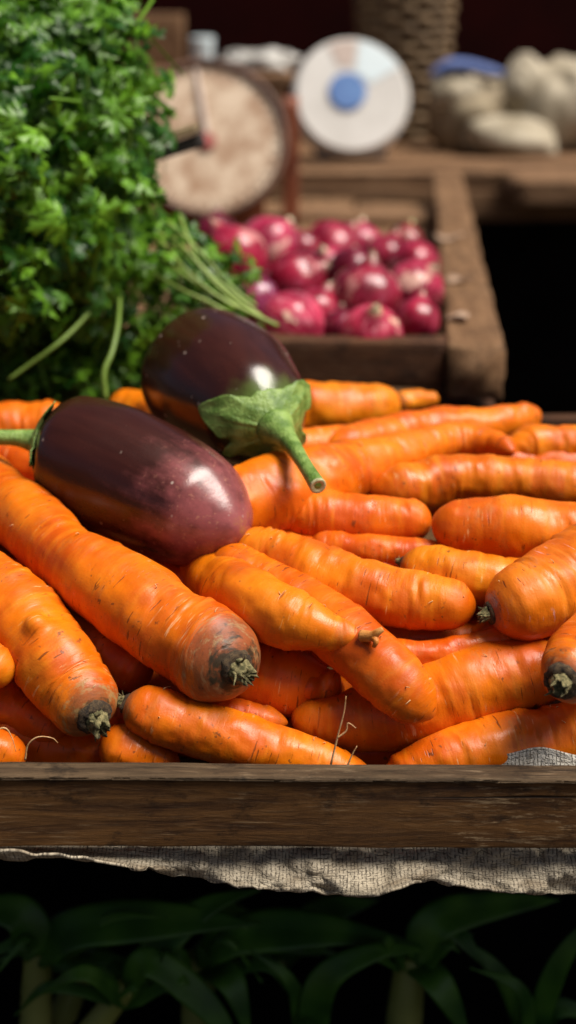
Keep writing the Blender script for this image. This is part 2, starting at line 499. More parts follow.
MAT = dict(
    carrot=carrot_material(),
    eggplant=eggplant_material('eggplant_skin', False),
    eggplant_green=eggplant_material('eggplant_skin_blushed', True),
    rail=wood_material('crate_wood_dark', 0, (0.034, 0.013, 0.004), (0.165, 0.076, 0.021), (0.44, 0.31, 0.17), 0.9),
    rail_cap=wood_material('crate_wood_worn', 0, (0.022, 0.013, 0.006), (0.110, 0.070, 0.036), (0.32, 0.23, 0.14), 0.8),
    tray_y=wood_material('tray_wood_long', 1, (0.105, 0.052, 0.022), (0.23, 0.128, 0.062), (0.36, 0.25, 0.15), 0.6),
    tray_x=wood_material('tray_wood_cross', 0, (0.040, 0.015, 0.006), (0.105, 0.042, 0.016), (0.26, 0.17, 0.09), 0.5),
    plank_x=wood_material('table_wood', 0, (0.110, 0.055, 0.025), (0.25, 0.140, 0.070), (0.38, 0.26, 0.16), 0.6),
    post=wood_material('post_wood', 2, (0.05, 0.03, 0.016), (0.11, 0.065, 0.035), (0.22, 0.16, 0.11), 0.5),
    sack=sack_material('woven_sack', (0.47, 0.405, 0.295), (0.045, 0.032, 0.019)),
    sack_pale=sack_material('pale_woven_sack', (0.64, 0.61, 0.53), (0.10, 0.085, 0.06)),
    onion=onion_material(),
    crown=simple('crown_stub', (0.060, 0.058, 0.016), (0.30, 0.25, 0.11), 420, 0.8, 0.9),
    soil=simple('crown_soil', (0.022, 0.014, 0.008), (0.105, 0.066, 0.030), 420, 0.9, 0.9),
    rootlet=simple('rootlet', (0.50, 0.27, 0.10), (0.70, 0.45, 0.22), 200, 0.6, 0.2),
    root_tip=simple('root_tip', (0.50, 0.15, 0.012), (0.62, 0.28, 0.07), 240, 0.55, 0.4),
    calyx=simple('calyx', (0.085, 0.165, 0.022), (0.24, 0.36, 0.085), 110, 0.45, 0.8),
    stemcut=simple('stem_cut', (0.30, 0.30, 0.14), (0.55, 0.52, 0.30), 600, 0.6, 0.5),
    parsley=leaf_material('parsley_leaf', (0.020, 0.100, 0.007), (0.230, 0.500, 0.028), 0.36, 0.40),
    parsley_stem=leaf_material('parsley_stem', (0.14, 0.25, 0.03), (0.30, 0.42, 0.08), 0.15, 0.45),
    leek=leaf_material('leek_leaf', (0.018, 0.080, 0.006), (0.090, 0.230, 0.020), 0.12, 0.5),
    leek_stalk=leaf_material('leek_stalk', (0.24, 0.27, 0.05), (0.56, 0.50, 0.14), 0.10, 0.5),
    dial_old=simple('aged_dial', (0.30, 0.175, 0.095), (0.58, 0.46, 0.335), 34, 0.5, 0.1),
    dial_rim=simple('rusty_rim', (0.055, 0.022, 0.010), (0.13, 0.055, 0.026), 30, 0.55, 0.4),
    dial_white=simple('white_enamel', (0.58, 0.56, 0.52), (0.68, 0.66, 0.62), 12, 0.35, 0.05),
    blue=simple('blue_paint', (0.09, 0.18, 0.42), (0.12, 0.24, 0.50), 30, 0.4, 0.1),
    pale_blue=simple('pale_blue_paint', (0.62, 0.73, 0.76), (0.70, 0.80, 0.83), 14, 0.4, 0.1),
    pinkish=simple('faded_pink_paint', (0.46, 0.37, 0.32), (0.54, 0.44, 0.38), 16, 0.5, 0.1),
    red=simple('red_paint', (0.26, 0.050, 0.045), (0.36, 0.09, 0.07), 30, 0.45, 0.1),
    rust=simple('rusty_case', (0.14, 0.035, 0.014), (0.26, 0.075, 0.03), 18, 0.6, 0.4),
    steel=simple('grey_steel', (0.25, 0.25, 0.25), (0.36, 0.36, 0.36), 40, 0.35, 0.1, 0.8),
    wall=simple('maroon_wall', (0.011, 0.0004, 0.0003), (0.021, 0.0009, 0.0006), 5, 0.85, 0.4),
    dark=simple('shade_black_boards', (0.0022, 0.0016, 0.0014), (0.006, 0.0045, 0.004), 8, 0.9, 0.4),  # near-black base stands in for the deep shade under the tables
    ground=simple('trodden_earth', (0.045, 0.034, 0.024), (0.085, 0.066, 0.048), 9, 0.95, 0.8, 0.0, 0.01),
    wicker=simple('wicker', (0.085, 0.050, 0.022), (0.22, 0.14, 0.065), 60, 0.7, 0.4),
    bag=simple('cream_sacking', (0.24, 0.20, 0.13), (0.43, 0.375, 0.275), 22, 0.75, 0.4),
    bag_shaded=simple('shaded_sacking', (0.16, 0.12, 0.07), (0.30, 0.245, 0.155), 22, 0.8, 0.4),  # darker copy of the sacking, shade painted into its colour
    bag_blue=simple('blue_hem', (0.05, 0.10, 0.30), (0.12, 0.18, 0.42), 40, 0.7, 0.3),
    rag=simple('grey_rag', (0.34, 0.33, 0.30), (0.50, 0.49, 0.46), 25, 0.8, 0.4),
    flake=simple('dry_onion_skin', (0.30, 0.19, 0.12), (0.44, 0.31, 0.22), 90, 0.5, 0.4),
    awning=simple('brown_canvas', (0.10, 0.075, 0.05), (0.15, 0.115, 0.08), 8, 0.9, 0.2),
    stick=simple('tan_stick', (0.16, 0.11, 0.055), (0.32, 0.24, 0.13), 60, 0.75, 0.6),
    near_black=simple('black_wood', (0.008, 0.006, 0.005), (0.02, 0.015, 0.012), 60, 0.85, 0.6),
)

for k_ in ('dark', 'wall', 'ground'):
    MAT[k_].node_tree.nodes['Principled BSDF'].inputs['Specular IOR Level'].default_value = 0.08

# ------------------------------------------------------------------ setting
mesh_obj('ground', [(-30, -30, 0), (30, -30, 0), (30, 30, 0), (-30, 30, 0)], [(0, 1, 2, 3)], MAT['ground'], smooth=False)['kind'] = 'structure'

def boxv(a, b):
    a, b = np.asarray(a, float), np.asarray(b, float)
    v = [(x, y, z) for x in (a[0], b[0]) for y in (a[1], b[1]) for z in (a[2], b[2])]
    f = [(0, 1, 3, 2), (4, 6, 7, 5), (0, 4, 5, 1), (2, 3, 7, 6), (0, 2, 6, 4), (1, 5, 7, 3)]
    return np.array(v), f

# back wall, behind everything
wl = empty('back_wall', (0, 3.25, 0))
tag(wl, 'dark maroon wall closing off the stall behind the sacks', 'wall')
mesh_obj('boarding', *boxv((-1.7, 3.2, 0), (1.7, 3.25, ZB + 0.75)), MAT['wall'], wl, smooth=False)

# stall table under the carrots
TT = -0.062                                   # top of the table boards, relative to the rim
tb = empty('stall_table', (0, 0.85, 0))
tag(tb, 'dark wooden stall table carrying the carrot crate and herbs', 'table')
for k in range(4):
    y0 = 0.662 + k * 0.115
    mesh_obj('table_board', *plank(L(-0.95, y0 + 0.055, TT - 0.011), L(0.95, y0 + 0.055, TT - 0.011), 0.110, 0.022, seed=k, seg=60), MAT['rail'], tb)
for sx in (-0.9, 0.9):
    for sy in (0.70, 1.05):
        mesh_obj('leg', *plank((sx, sy, 0), (sx, sy, ZB + TT - 0.0225), 0.06, 0.06, up=(0, 1, 0), seg=12), MAT['post'], tb)

# lower shelf in near-black standing in for shade, closing the view under the table
sh = empty('lower_shelf', (0, 0.95, 0))
tag(sh, 'lower shelf under the stall table, near-black colour standing in for deep shade', 'shelf')
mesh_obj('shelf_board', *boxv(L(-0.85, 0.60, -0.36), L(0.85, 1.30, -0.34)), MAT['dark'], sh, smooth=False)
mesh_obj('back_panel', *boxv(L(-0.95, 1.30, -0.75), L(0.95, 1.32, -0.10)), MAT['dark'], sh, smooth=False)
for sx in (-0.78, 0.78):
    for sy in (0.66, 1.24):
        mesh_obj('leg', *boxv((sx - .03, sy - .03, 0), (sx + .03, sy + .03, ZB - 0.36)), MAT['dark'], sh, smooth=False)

# ------------------------------------------------------------------ carrot crate
cr = empty('carrot_crate', L(0, 0.6, TT))
tag(cr, 'shallow dark wooden crate heaped with carrots, worn front board', 'crate')
mesh_obj('front_board', *plank(L(-0.437, 0.6055, -0.0305), L(0.437, 0.6045, -0.0325), 0.012, 0.0385, bev=0.0015, wob=0.0007, seed=3, seg=160), MAT['rail'], cr)
mesh_obj('top_strip', *plank(L(-0.437, 0.6050, -0.0092), L(0.437, 0.6040, -0.0112), 0.0140, 0.0028, bev=0.0012, wob=0.0007, seed=8, seg=200), MAT['rail_cap'], cr)
for sx in (-0.43, 0.43):
    mesh_obj('side_board', *plank(L(sx, 0.6130, -0.030), L(sx, 1.075, -0.030), 0.014, 0.04, seed=4), MAT['tray_y'], cr)
mesh_obj('back_board', *plank(L(-0.4225, 1.068, -0.006), L(0.4225, 1.068, -0.006), 0.013, 0.084, seed=5), MAT['tray_x'], cr)
mesh_obj('bottom', *plank(L(-0.4225, 0.8375, -0.053), L(0.4225, 0.8375, -0.053), 0.443, 0.010, seed=6, seg=40), MAT['rail'], cr)

# ------------------------------------------------------------------ carrots
YMAP = [(300, 1.20), (385, 1.05), (420, 0.94), (450, 0.87), (480, 0.82), (520, 0.765), (560, 0.728), (600, 0.698), (650, 0.669), (700, 0.650), (740, 0.640), (768, 0.635), (800, 0.632)]
def ymap(py):
    return float(np.interp(py, [a for a, b in YMAP], [b for a, b in YMAP]))

def carrot(label, pts, off=0.0, e0='tip', e1='tip', tint=(1, 1, 1), seed=0, lump=1.0, crease=18, knobs=(), crown_size=0.42, fade=1.0, stubs=7, hairs=0):
    """pts: (px, py, radius px[, extra depth]) along the root as it lies in the heap; off = depth under the heap's skin"""
    q = []
    wig = np.random.default_rng(seed + 900)
    for p in pts:
        w, mpp = P(p[0] + (0 if p is pts[0] or p is pts[-1] else wig.uniform(-1.6, 1.6)), p[1] + (0 if p is pts[0] or p is pts[-1] else wig.uniform(-1.6, 1.6)), ymap(p[1]) + off + (p[3] if len(p) > 3 else 0))
        q.append([*w, p[2] * mpp])
    q = np.array(q)
    ln = np.linalg.norm(np.diff(q[:, :3], axis=0), axis=1).sum()
    n = int(np.clip(ln / 0.0011, 60, 240)); m = 60
    c = catmull(q, n)
    cen, rad = c[:, :3], np.maximum(c[:, 3], 0.0006)
    s = np.concatenate([[0], np.cumsum(np.linalg.norm(np.diff(cen, axis=0), axis=1))])
    tot = s[-1]
    def cap(d, kind, r):
        if kind == 'crown':   # broad shoulders with a small hollow
            x = np.clip(d / (0.95 * r), 0, 1); return (1 - (1 - x) ** 2.3) ** 0.5
        if kind == 'blunt':
            x = np.clip(d / (1.0 * r), 0, 1); return (1 - (1 - x) ** 2) ** 0.5
        x = np.clip(d / (1.9 * r), 0, 1); return (1 - (1 - x) ** 2) ** 0.62
    r0, r1 = rad[min(8, n - 1)], rad[max(n - 9, 0)]
    # pack the samples denser at the two ends
    u = np.linspace(0, 1, n); u = u - 0.11 * np.sin(2 * math.pi * u)
    snew = u * tot
    cen = np.stack([np.interp(snew, s, cen[:, k]) for k in range(3)], 1)
    rad = np.interp(snew, s, rad)
    s = snew
    rad = rad * np.maximum(cap(s, e0, r0), 0.02) * np.maximum(cap(tot - s, e1, r1), 0.02)
    T, N, B = frames(cen)
    th = np.linspace(0, 2 * math.pi, m, endpoint=False)
    R = np.repeat(rad[:, None], m, 1)
    cyl = np.stack([np.repeat(s[:, None], m, 1), rad[:, None] * np.cos(th), rad[:, None] * np.sin(th)], -1)
    rm = float(np.median(rad))
    R = R * (1 + lump * (0.080 * noise3(np.stack([s / (rm * 1.5), s * 0, s * 0], 1), seed)[:, None] + 0.075 * fbm(cyl / (rm * 1.1), seed + 3, 3)))
    # transverse creases: short grooves round part of the root, with a soft lip
    rr = np.random.default_rng(seed + 100)
    for k in range(int(crease * 1.2)):
        s0 = rr.uniform(0.06, 0.94) * tot; t0 = rr.uniform(0, 2 * math.pi); arc = rr.uniform(0.2, 1.2)
        w = rr.uniform(0.0007, 0.0016); dp = rr.uniform(0.0002, 0.0007) * (rm / 0.016)
        dth = np.angle(np.exp(1j * (th - t0)))
        env = np.exp(-(dth / arc) ** 4)
        slope = s[:, None] - s0 - 0.0016 * np.sin(dth * 2 + t0)[None]
        dp = dp * 1.7
        R = R - dp * env[None] * np.exp(-(slope / w) ** 2) + 0.5 * dp * env[None] * np.exp(-((slope - 2.2 * w) / (1.6 * w)) ** 2)
    for (ks, kt, kr, kh) in knobs:      # side knobs: (0..1 along, angle, radius m, height m)
        dth = np.angle(np.exp(1j * (th - kt))) * rm
        d2 = ((s[:, None] - ks * tot) ** 2 + dth[None] ** 2) / kr ** 2
        R = R + kh * np.exp(-d2 ** 1.6)
    v = cen[:, None] + R[..., None] * (np.cos(th)[None, :, None] * N[:, None] + np.sin(th)[None, :, None] * B[:, None])
    at = np.zeros(n)
    if e0 == 'crown': at = np.maximum(at, np.exp(-(s / (0.62 * r0 * fade)) ** 1.1))
    if e1 == 'crown': at = np.maximum(at, np.exp(-((tot - s) / (0.62 * r1 * fade)) ** 1.1))
    # end rings: fold of radius raises crown on the flat end
    cc = cyl + np.array([seed * 1.37, seed * 0.61, 0])
    o = mesh_obj('carrot', v.reshape(-1, 3), ring_faces(n, m), MAT['carrot'], attrs={'cc': cc.reshape(-1, 3), 'crown': np.repeat(at, m)})
    tag(o, label, 'carrot', 'carrots heaped in the front crate')
    dv_ = np.random.default_rng(seed + 300).uniform(-1, 1, 2)
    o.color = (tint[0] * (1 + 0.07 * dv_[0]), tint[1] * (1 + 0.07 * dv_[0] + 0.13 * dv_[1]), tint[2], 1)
    if hairs:
        for k in range(hairs):
            i = int(rr.uniform(0.15, 0.9) * n); j = int(rr.uniform(-0.2, 0.2) * m) % m
            nn = np.cos(th[j]) * N[i] + np.sin(th[j]) * B[i]
            w = v[i, j] - nn * 0.0002; hl = rr.uniform(0.0015, 0.005)
            sw = T[i] * rr.uniform(-1, 1) + np.cross(T[i], nn) * rr.uniform(-1, 1)
            mesh_obj('rootlet', *tube([w, w + (nn * 0.6 + sw * 0.3) * hl * 0.5, w + (nn * 0.5 + sw * 0.8) * hl], [0.00032, 0.00024, 0.0001], 5, 7), MAT['rootlet'], o)
    for end, e in ((0, e0), (-1, e1)):
        if e == 'crown':
            rc = (r0 if end == 0 else r1) * crown_size
            d = -T[2] if end == 0 else T[-3]
            crown_stub(o, cen[end], d, rc, seed, stubs)
    return o, cen, N, B, rad

def crown_stub(parent, p, d, r, seed, stubs=7):
    rr = np.random.default_rng(seed + 55)
    d = d / np.linalg.norm(d)
    a = np.cross(d, [0.3, 0.2, 1.0]); a /= np.linalg.norm(a); b = np.cross(d, a)
    parts = []
    prof = [(-0.5 * r, 0.90 * r), (-0.22 * r, 1.0 * r), (-0.02 * r, 0.92 * r), (0.10 * r, 0.74 * r), (0.08 * r, 0.45 * r), (0.06 * r, 0.1 * r)]
    v, f = lathe(p, p + d, prof, 28)
    v = v + (fbm(v * 500, seed, 3) * 0.16 * r)[:, None] * d + (fbm(v * 300 + 9, seed, 2) * 0.12 * r)[:, None] * a + (fbm(v * 330 + 4, seed, 2) * 0.12 * r)[:, None] * b
    parts.append((v, f)); n_soil = len(f)
    n_, m_ = 9, 40
    th = np.linspace(0, 2 * math.pi, m_, endpoint=False)
    hgt = r * rr.uniform(0.55, 0.85); tilt = a * rr.uniform(-.25, .25) + b * rr.uniform(-.25, .25)
    rid = 1 + 0.20 * np.abs(np.cos(stubs / 2 * th + rr.uniform(0, 6))) + 0.14 * noise3(np.stack([np.cos(th) * 4, np.sin(th) * 4, th * 0], 1), seed)
    top = 1 + 0.45 * noise3(np.stack([np.cos(th) * 3.3, np.sin(th) * 3.3, th * 0 + 7], 1), seed + 1)
    vs = []
    for q_ in range(n_):
        fr = q_ / (n_ - 3) if q_ < n_ - 2 else 1.0
        rad_ = r * (0.58 - 0.20 * min(fr, 1) ** 0.7)
        if q_ == n_ - 2: rad_ *= 0.6
        if q_ == n_ - 1: rad_ *= 0.15
        hh = hgt * fr * top * (1 if q_ < n_ - 2 else 0.62)
        vs.append(p + d * 0.1 * r + d * hh[:, None] + tilt * (hgt * fr) + (rad_ * rid)[:, None] * (np.cos(th)[:, None] * a + np.sin(th)[:, None] * b))
    parts.append((np.concatenate(vs), ring_faces(n_, m_)))
    for k in range(5):
        an = rr.uniform(0, 6.3)
        o = p + (a * math.cos(an) + b * math.sin(an)) * r * rr.uniform(0.2, 0.6)
        out = (a * math.cos(an) + b * math.sin(an)) * 0.5 + rr.normal(size=3) * 0.3
        h = r * rr.uniform(0.5, 0.95)
        parts.append(tube([o, o + (d + out * 0.4) * h * 0.6, o + (d + out) * h], [r * 0.12, r * 0.08, r * 0.02], 6))
    v, f = merge(parts)
    mi = [0] * n_soil + [1] * (len(f) - n_soil)
    mesh_obj('crown', v, f, [MAT['soil'], MAT['crown']], parent, mat_index=mi)

def rootlet(parent, pts, r0=0.0006, r1=0.00015):
    w = [P(*p)[0] for p in pts]
    rad = np.linspace(r0, r1, len(w))
    return tube(w, rad, 6)

PALE = (1.05, 1.25, 1.6); SHADE_TINT = (0.92, 0.72, 0.6); GOLD = (1.02, 1.18, 1.0); ONE = (1, 1, 1); PINK = (1.0, 1.08, 2.4)  # second tint paints shade into the carrots lying low in the heap
carrot_big, *_ = carrot('thick long carrot lying diagonally under the front eggplant, dirty crown facing out',
    [(-60, 440, 26), (-8, 489, 31), (34, 525, 35), (75, 566, 37), (125, 597, 41), (175, 632, 44), (213, 654, 45, -0.004), (238, 669, 42, -0.016)], -0.012, 'tip', 'crown', (1, 1.05, 1), 1, hairs=9, crease=34, fade=1.5, crown_size=0.42)
c2, cen2, N2, B2, r2 = carrot('stout carrot at the left with a small side knob and blackened crown end',
    [(-40, 555, 33), (-5, 590, 36), (25, 622, 38), (55, 660, 40), (78, 693, 40), (96, 719, 36, -0.012)], -0.004, 'tip', 'crown', (1, 0.98, 1), 2, hairs=6, crease=30, knobs=((0.60, 0.40, 0.0050, 0.0062),), fade=0.9, crown_size=0.5)
carrot('small carrot tip poking in at the left edge beside the stout carrot',
    [(-60, 640, 25), (-20, 658, 25), (12, 678, 20)], -0.012, 'blunt', 'blunt', GOLD, 3)
c4, *_ = carrot('carrot end with a fine curled hair root in the lower left corner',
    [(-70, 738, 22), (-25, 746, 25), (26, 760, 20)], -0.004, 'tip', 'blunt', ONE, 4)
carrot('shaded reddish carrot lying low behind the board near the left corner',
    [(-10, 715, 24), (40, 745, 24), (95, 752, 24), (150, 748, 20)], 0.022, 'blunt', 'blunt', SHADE_TINT, 5)
carrot('stubby carrot end peeping out below the green crowned carrot',
    [(102, 738, 25), (130, 752, 26), (180, 765, 24)], 0.002, 'blunt', 'tip', (1, .95, 1), 6)
c7, *_ = carrot('carrot with a mossy green crown lying along the front board, tapering right',
    [(124, 703, 20), (150, 714, 26), (190, 727, 29), (240, 741, 30), (290, 755, 27), (335, 768, 20), (378, 780, 10)], -0.005, 'crown', 'tip', (1, 1.0, 1), 7, hairs=7, fade=0.7, crown_size=0.45)
carrot('dark red shaded carrot deep behind the big dirty crown',
    [(170, 640, 30), (230, 668, 33), (290, 682, 33), (345, 690, 26)], 0.020, 'blunt', 'tip', SHADE_TINT, 8)
carrot('narrow carrot wedged low between the big crown and the mossy crowned one',
    [(190, 705, 18), (240, 716, 17), (288, 723, 10)], 0.010, 'blunt', 'tip', ONE, 9)
c9, *_ = carrot('pointed carrot in the middle ending in a tiny hooked root tip',
    [(150, 530, 20, .085), (203, 570, 27, .052), (248, 600, 33, .010), (300, 621, 28), (340, 633, 18), (374, 638, 5)], -0.024, 'blunt', 'tip', ONE, 10, hairs=6, crease=30)
carrot('carrot with a rounded tip sloping down just right of the hooked tip',
    [(215, 560, 26, .014), (265, 585, 28, .012), (310, 609, 30, .009), (350, 641, 33, .004), (390, 676, 32), (418, 702, 26), (434, 717, 15)], -0.014, 'blunt', 'blunt', (1, .92, 1), 11, hairs=5)
carrot('ringed carrot in the middle with a blunt tip pointing right',
    [(235, 545, 24), (275, 558, 28), (320, 574, 32), (370, 590, 32), (420, 600, 30), (455, 606, 25), (476, 607, 19)], -0.004, 'blunt', 'blunt', GOLD, 12, hairs=6, crease=48)
carrot('long curved carrot beside the eggplant stem, bent tip pointing right',
    [(205, 512, 38), (250, 503, 39), (300, 487, 37), (350, 470, 30), (400, 455, 24), (450, 441, 18), (490, 443, 14), (514, 452, 9)], -0.020, 'blunt', 'tip', ONE, 13, hairs=4, crease=26, knobs=((0.45, -0.7, 0.005, 0.0022),))
carrot('thick blurred carrot at the back against the onion tray',
    [(255, 412, 25), (300, 411, 26), (350, 409, 26), (398, 404, 22)], 0.010, 'blunt', 'blunt', GOLD, 14)
carrot('small carrot stub at the back below the onion tray corner',
    [(396, 404, 10), (415, 401, 10), (438, 399, 8)], 0.012, 'crown', 'blunt', GOLD, 15)
carrot('wavy carrot at the back with an upturned blunt end',
    [(325, 452, 18), (361, 443, 20), (400, 433, 21), (437, 427, 20), (475, 425, 18), (508, 421, 17), (538, 415, 13)], 0.004, 'tip', 'blunt', (1, 1.12, 1.3), 16, crease=30, knobs=((0.9, 0.2, 0.006, 0.002),))
carrot('carrot hidden behind the curved carrot, only its upper side showing',
    [(262, 452, 18), (310, 447, 19), (360, 440, 16), (400, 436, 10)], 0.006, 'blunt', 'tip', ONE, 17)
carrot('carrot at the right edge below the dark gap, with one deep crease',
    [(505, 452, 15), (530, 448, 20), (560, 447, 21), (620, 446, 21)], 0.004, 'tip', 'blunt', (1, 1.05, 1.2), 18)
carrot('long straight carrot under the curved tip, running off to the right',
    [(370, 492, 20), (410, 486, 25), (450, 481, 27), (510, 481, 25), (570, 485, 23), (640, 488, 22)], 0.000, 'tip', 'blunt', (1, 1.02, 1), 19)
carrot('short shaded carrot with a grainy rounded end left of the spotted one',
    [(280, 515, 24), (330, 518, 25), (385, 520, 24), (432, 521, 19)], 0.004, 'blunt', 'blunt', (1, .88, .9), 20)
carrot('smooth carrot with a dark spot on top, running off right of centre',
    [(432, 521, 22), (460, 526, 27), (510, 529, 30), (570, 529, 29), (640, 527, 28)], -0.010, 'blunt', 'tip', (1, .9, .9), 21, crease=6)
carrot('thin shaded carrot glimpsed below the grainy rounded one',
    [(310, 545, 15), (370, 552, 16), (430, 553, 14), (470, 556, 10)], 0.012, 'blunt', 'tip', (1, .9, .9), 22)
carrot('smooth orange carrot with a soiled left end, behind the blunt ringed tip',
    [(401, 562, 16), (430, 570, 25), (470, 578, 28), (520, 580, 25), (570, 575, 20)], 0.000, 'crown', 'tip', GOLD, 23, crease=6, fade=0.5, crown_size=0.3)
carrot('wide pinkish carrot at the right with a dark crown facing left',
    [(488, 613, 30), (520, 602, 38), (560, 584, 42), (610, 560, 44), (660, 535, 40)], -0.014, 'crown', 'tip', PINK, 24, hairs=5, fade=0.35, crown_size=0.34)
carrot('carrot at the right edge with a round black soiled crown facing out',
    [(561, 683, 28, -0.020), (576, 664, 34, -0.008), (605, 638, 38), (650, 600, 36)], -0.026, 'crown', 'tip', (1, 1, 1), 25, fade=0.9, crown_size=0.62, stubs=3)
carrot('large knobbly carrot lying across low right of centre, creased left end',
    [(291, 716, 17), (325, 721, 24), (370, 720, 32), (420, 706, 37), (480, 686, 38), (530, 672, 36), (590, 655, 32)], 0.014, 'blunt', 'blunt', (1, 1.02, 1), 26, hairs=6, crease=26, knobs=((0.40, 0.9, 0.006, 0.002), (0.14, 0.5, 0.008, 0.002), (0.22, -0.4, 0.007, 0.002)))
carrot('thin carrot in shade between the blunt tip and the knobbly carrot',
    [(380, 652, 15), (420, 657, 16), (460, 650, 14), (510, 640, 14), (550, 640, 10)], 0.008, 'blunt', 'tip', ONE, 27)
carrot('broad carrot along the board at the lower right, tip pointing left',
    [(378, 778, 8), (405, 769, 18), (440, 758, 27), (490, 748, 33, .006), (545, 740, 35, .011), (620, 728, 34, .011)], -0.003, 'tip', 'blunt', (1, 1.05, 1.1), 28, hairs=7, crease=26)
carrot('carrot shoulder behind the stem of the front eggplant at left',
    [(-50, 432, 24), (-10, 430, 26), (30, 428, 26), (70, 430, 24)], 0.004, 'blunt', 'blunt', ONE, 29)
carrot('scrap of carrot glowing between the two eggplants at the back',
    [(110, 405, 16), (140, 408, 18), (180, 418, 20), (240, 430, 20)], -0.004, 'blunt', 'blunt', GOLD, 30)
carrot('knotty little forked carrot deep in the shade near the centre',
    [(270, 665, 15), (305, 680, 17), (340, 696, 14)], 0.016, 'blunt', 'blunt', ONE, 31, knobs=((0.85, 0, 0.006, 0.004), (0.6, 1.5, 0.006, 0.004)))
carrot('shaded carrot lying under the front eggplant at the left edge',
    [(-50, 458, 18), (0, 460, 20), (60, 475, 22), (140, 510, 22)], 0.008, 'blunt', 'blunt', SHADE_TINT, 32)
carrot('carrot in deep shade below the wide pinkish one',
    [(470, 632, 18), (520, 648, 18), (580, 652, 18)], 0.024, 'blunt', 'blunt', SHADE_TINT, 33)
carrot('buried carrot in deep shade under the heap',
    [(-30, 560, 20), (30, 590, 22), (100, 650, 24), (150, 680, 22)], 0.022, 'blunt', 'blunt', SHADE_TINT, 34)
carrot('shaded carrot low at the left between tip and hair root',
    [(-40, 690, 22), (20, 712, 24), (70, 738, 20)], 0.020, 'blunt', 'blunt', SHADE_TINT, 35)
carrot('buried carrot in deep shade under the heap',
    [(170, 530, 24), (240, 545, 26), (320, 560, 22), (400, 575, 18)], 0.026, 'blunt', 'blunt', SHADE_TINT, 36)
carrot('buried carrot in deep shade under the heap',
    [(300, 748, 20), (360, 752, 22), (430, 735, 22), (520, 715, 20)], 0.026, 'blunt', 'blunt', SHADE_TINT, 37)
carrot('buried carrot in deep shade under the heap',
    [(360, 462, 18), (430, 462, 20), (520, 466, 20), (600, 466, 18)], 0.030, 'blunt', 'blunt', SHADE_TINT, 38)

BURIED = 'buried carrot in deep shade under the heap'
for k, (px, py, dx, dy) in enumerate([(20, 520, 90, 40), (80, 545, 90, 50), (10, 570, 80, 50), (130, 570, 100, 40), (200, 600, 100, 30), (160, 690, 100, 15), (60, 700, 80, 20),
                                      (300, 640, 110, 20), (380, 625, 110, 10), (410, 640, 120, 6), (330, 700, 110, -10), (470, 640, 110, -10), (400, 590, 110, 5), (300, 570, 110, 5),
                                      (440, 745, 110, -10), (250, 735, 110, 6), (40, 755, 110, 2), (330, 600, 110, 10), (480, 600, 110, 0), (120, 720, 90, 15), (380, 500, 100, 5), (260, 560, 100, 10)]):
    carrot(BURIED, [(px - dx, py - dy, 22), (px - dx * 0.3, py - dy * 0.3 + 3, 24), (px + dx * 0.4, py + dy * 0.4 - 2, 23), (px + dx, py + dy, 16)], 0.034 + 0.006 * (k % 3), 'blunt', 'blunt', SHADE_TINT, 50 + k, crease=8)

# the heap goes on to both sides of the picture
SIDE = 'carrot at the far end of the heap, past the edge of the photo'
hr = random.Random(5)
for side in (-1, 1):
    for k in range(22):
        layer = k % 2
        py = 455 + (k // 2) * 29 + hr.uniform(-6, 6)
        x0 = 288 + side * (350 + hr.uniform(-8, 25) + (py - 600) * 0.12)
        x1 = x0 + side * hr.uniform(150, 230)
        dy = hr.uniform(-26, 26)
        r_ = hr.uniform(24, 33) * (0.8 + 0.2 * (py - 455) / 300)
        carrot(SIDE, [(x0 - side * 40, py - dy, r_ * 0.85), (x0 + side * 30, py - dy * 0.3, r_), ((x0 + x1) / 2, py + dy * 0.3, r_), (x1 + side * 40, py + dy, r_ * 0.6)], 0.006 + 0.024 * layer, 'blunt', 'tip', ONE, 120 + k + (40 if side > 0 else 0), crease=8)

# fine roots and the hooked tip
yy = ymap(740) - 0.028
v, f = merge([rootlet(c7, [(331, 764, yy), (338, 735, yy), (344, 712, yy), (346, 696, yy)]), rootlet(c7, [(337, 738, yy), (346, 731, yy), (348, 723, yy), (356, 728, yy)], 0.0005)])
mesh_obj('rootlet', v, f, MAT['rootlet'], c7)
mesh_obj('rootlet', *rootlet(c7, [(347, 767, yy), (352, 755, yy), (357, 746, yy)], 0.0006), MAT['rootlet'], c7)
yy = ymap(745) - 0.02
mesh_obj('rootlet', *rootlet(c4, [(25, 760, yy), (28, 745, yy), (38, 737, yy), (52, 738, yy), (58, 743, yy)], 0.0005), MAT['rootlet'], c4)
mesh_obj('rootlet', *rootlet(c4, [(-8, 732, yy), (5, 728, yy), (12, 738, yy), (16, 752, yy)], 0.0005), MAT['rootlet'], c4)
yy = ymap(638) - 0.026
v, f = merge([tube([P(*p)[0] for p in [(362, 636, yy - .004), (372, 636, yy - .008), (378, 632, yy - .010), (383, 629, yy - .010)]], [0.0034, 0.0028, 0.0019, 0.0014], 8),
              tube([P(*p)[0] for p in [(372, 636, yy - .008), (376, 641, yy - .012), (374, 647, yy - .012)]], [0.0022, 0.0017, 0.0010], 8)])
mesh_obj('root_tip', v, f, MAT['root_tip'], c9)

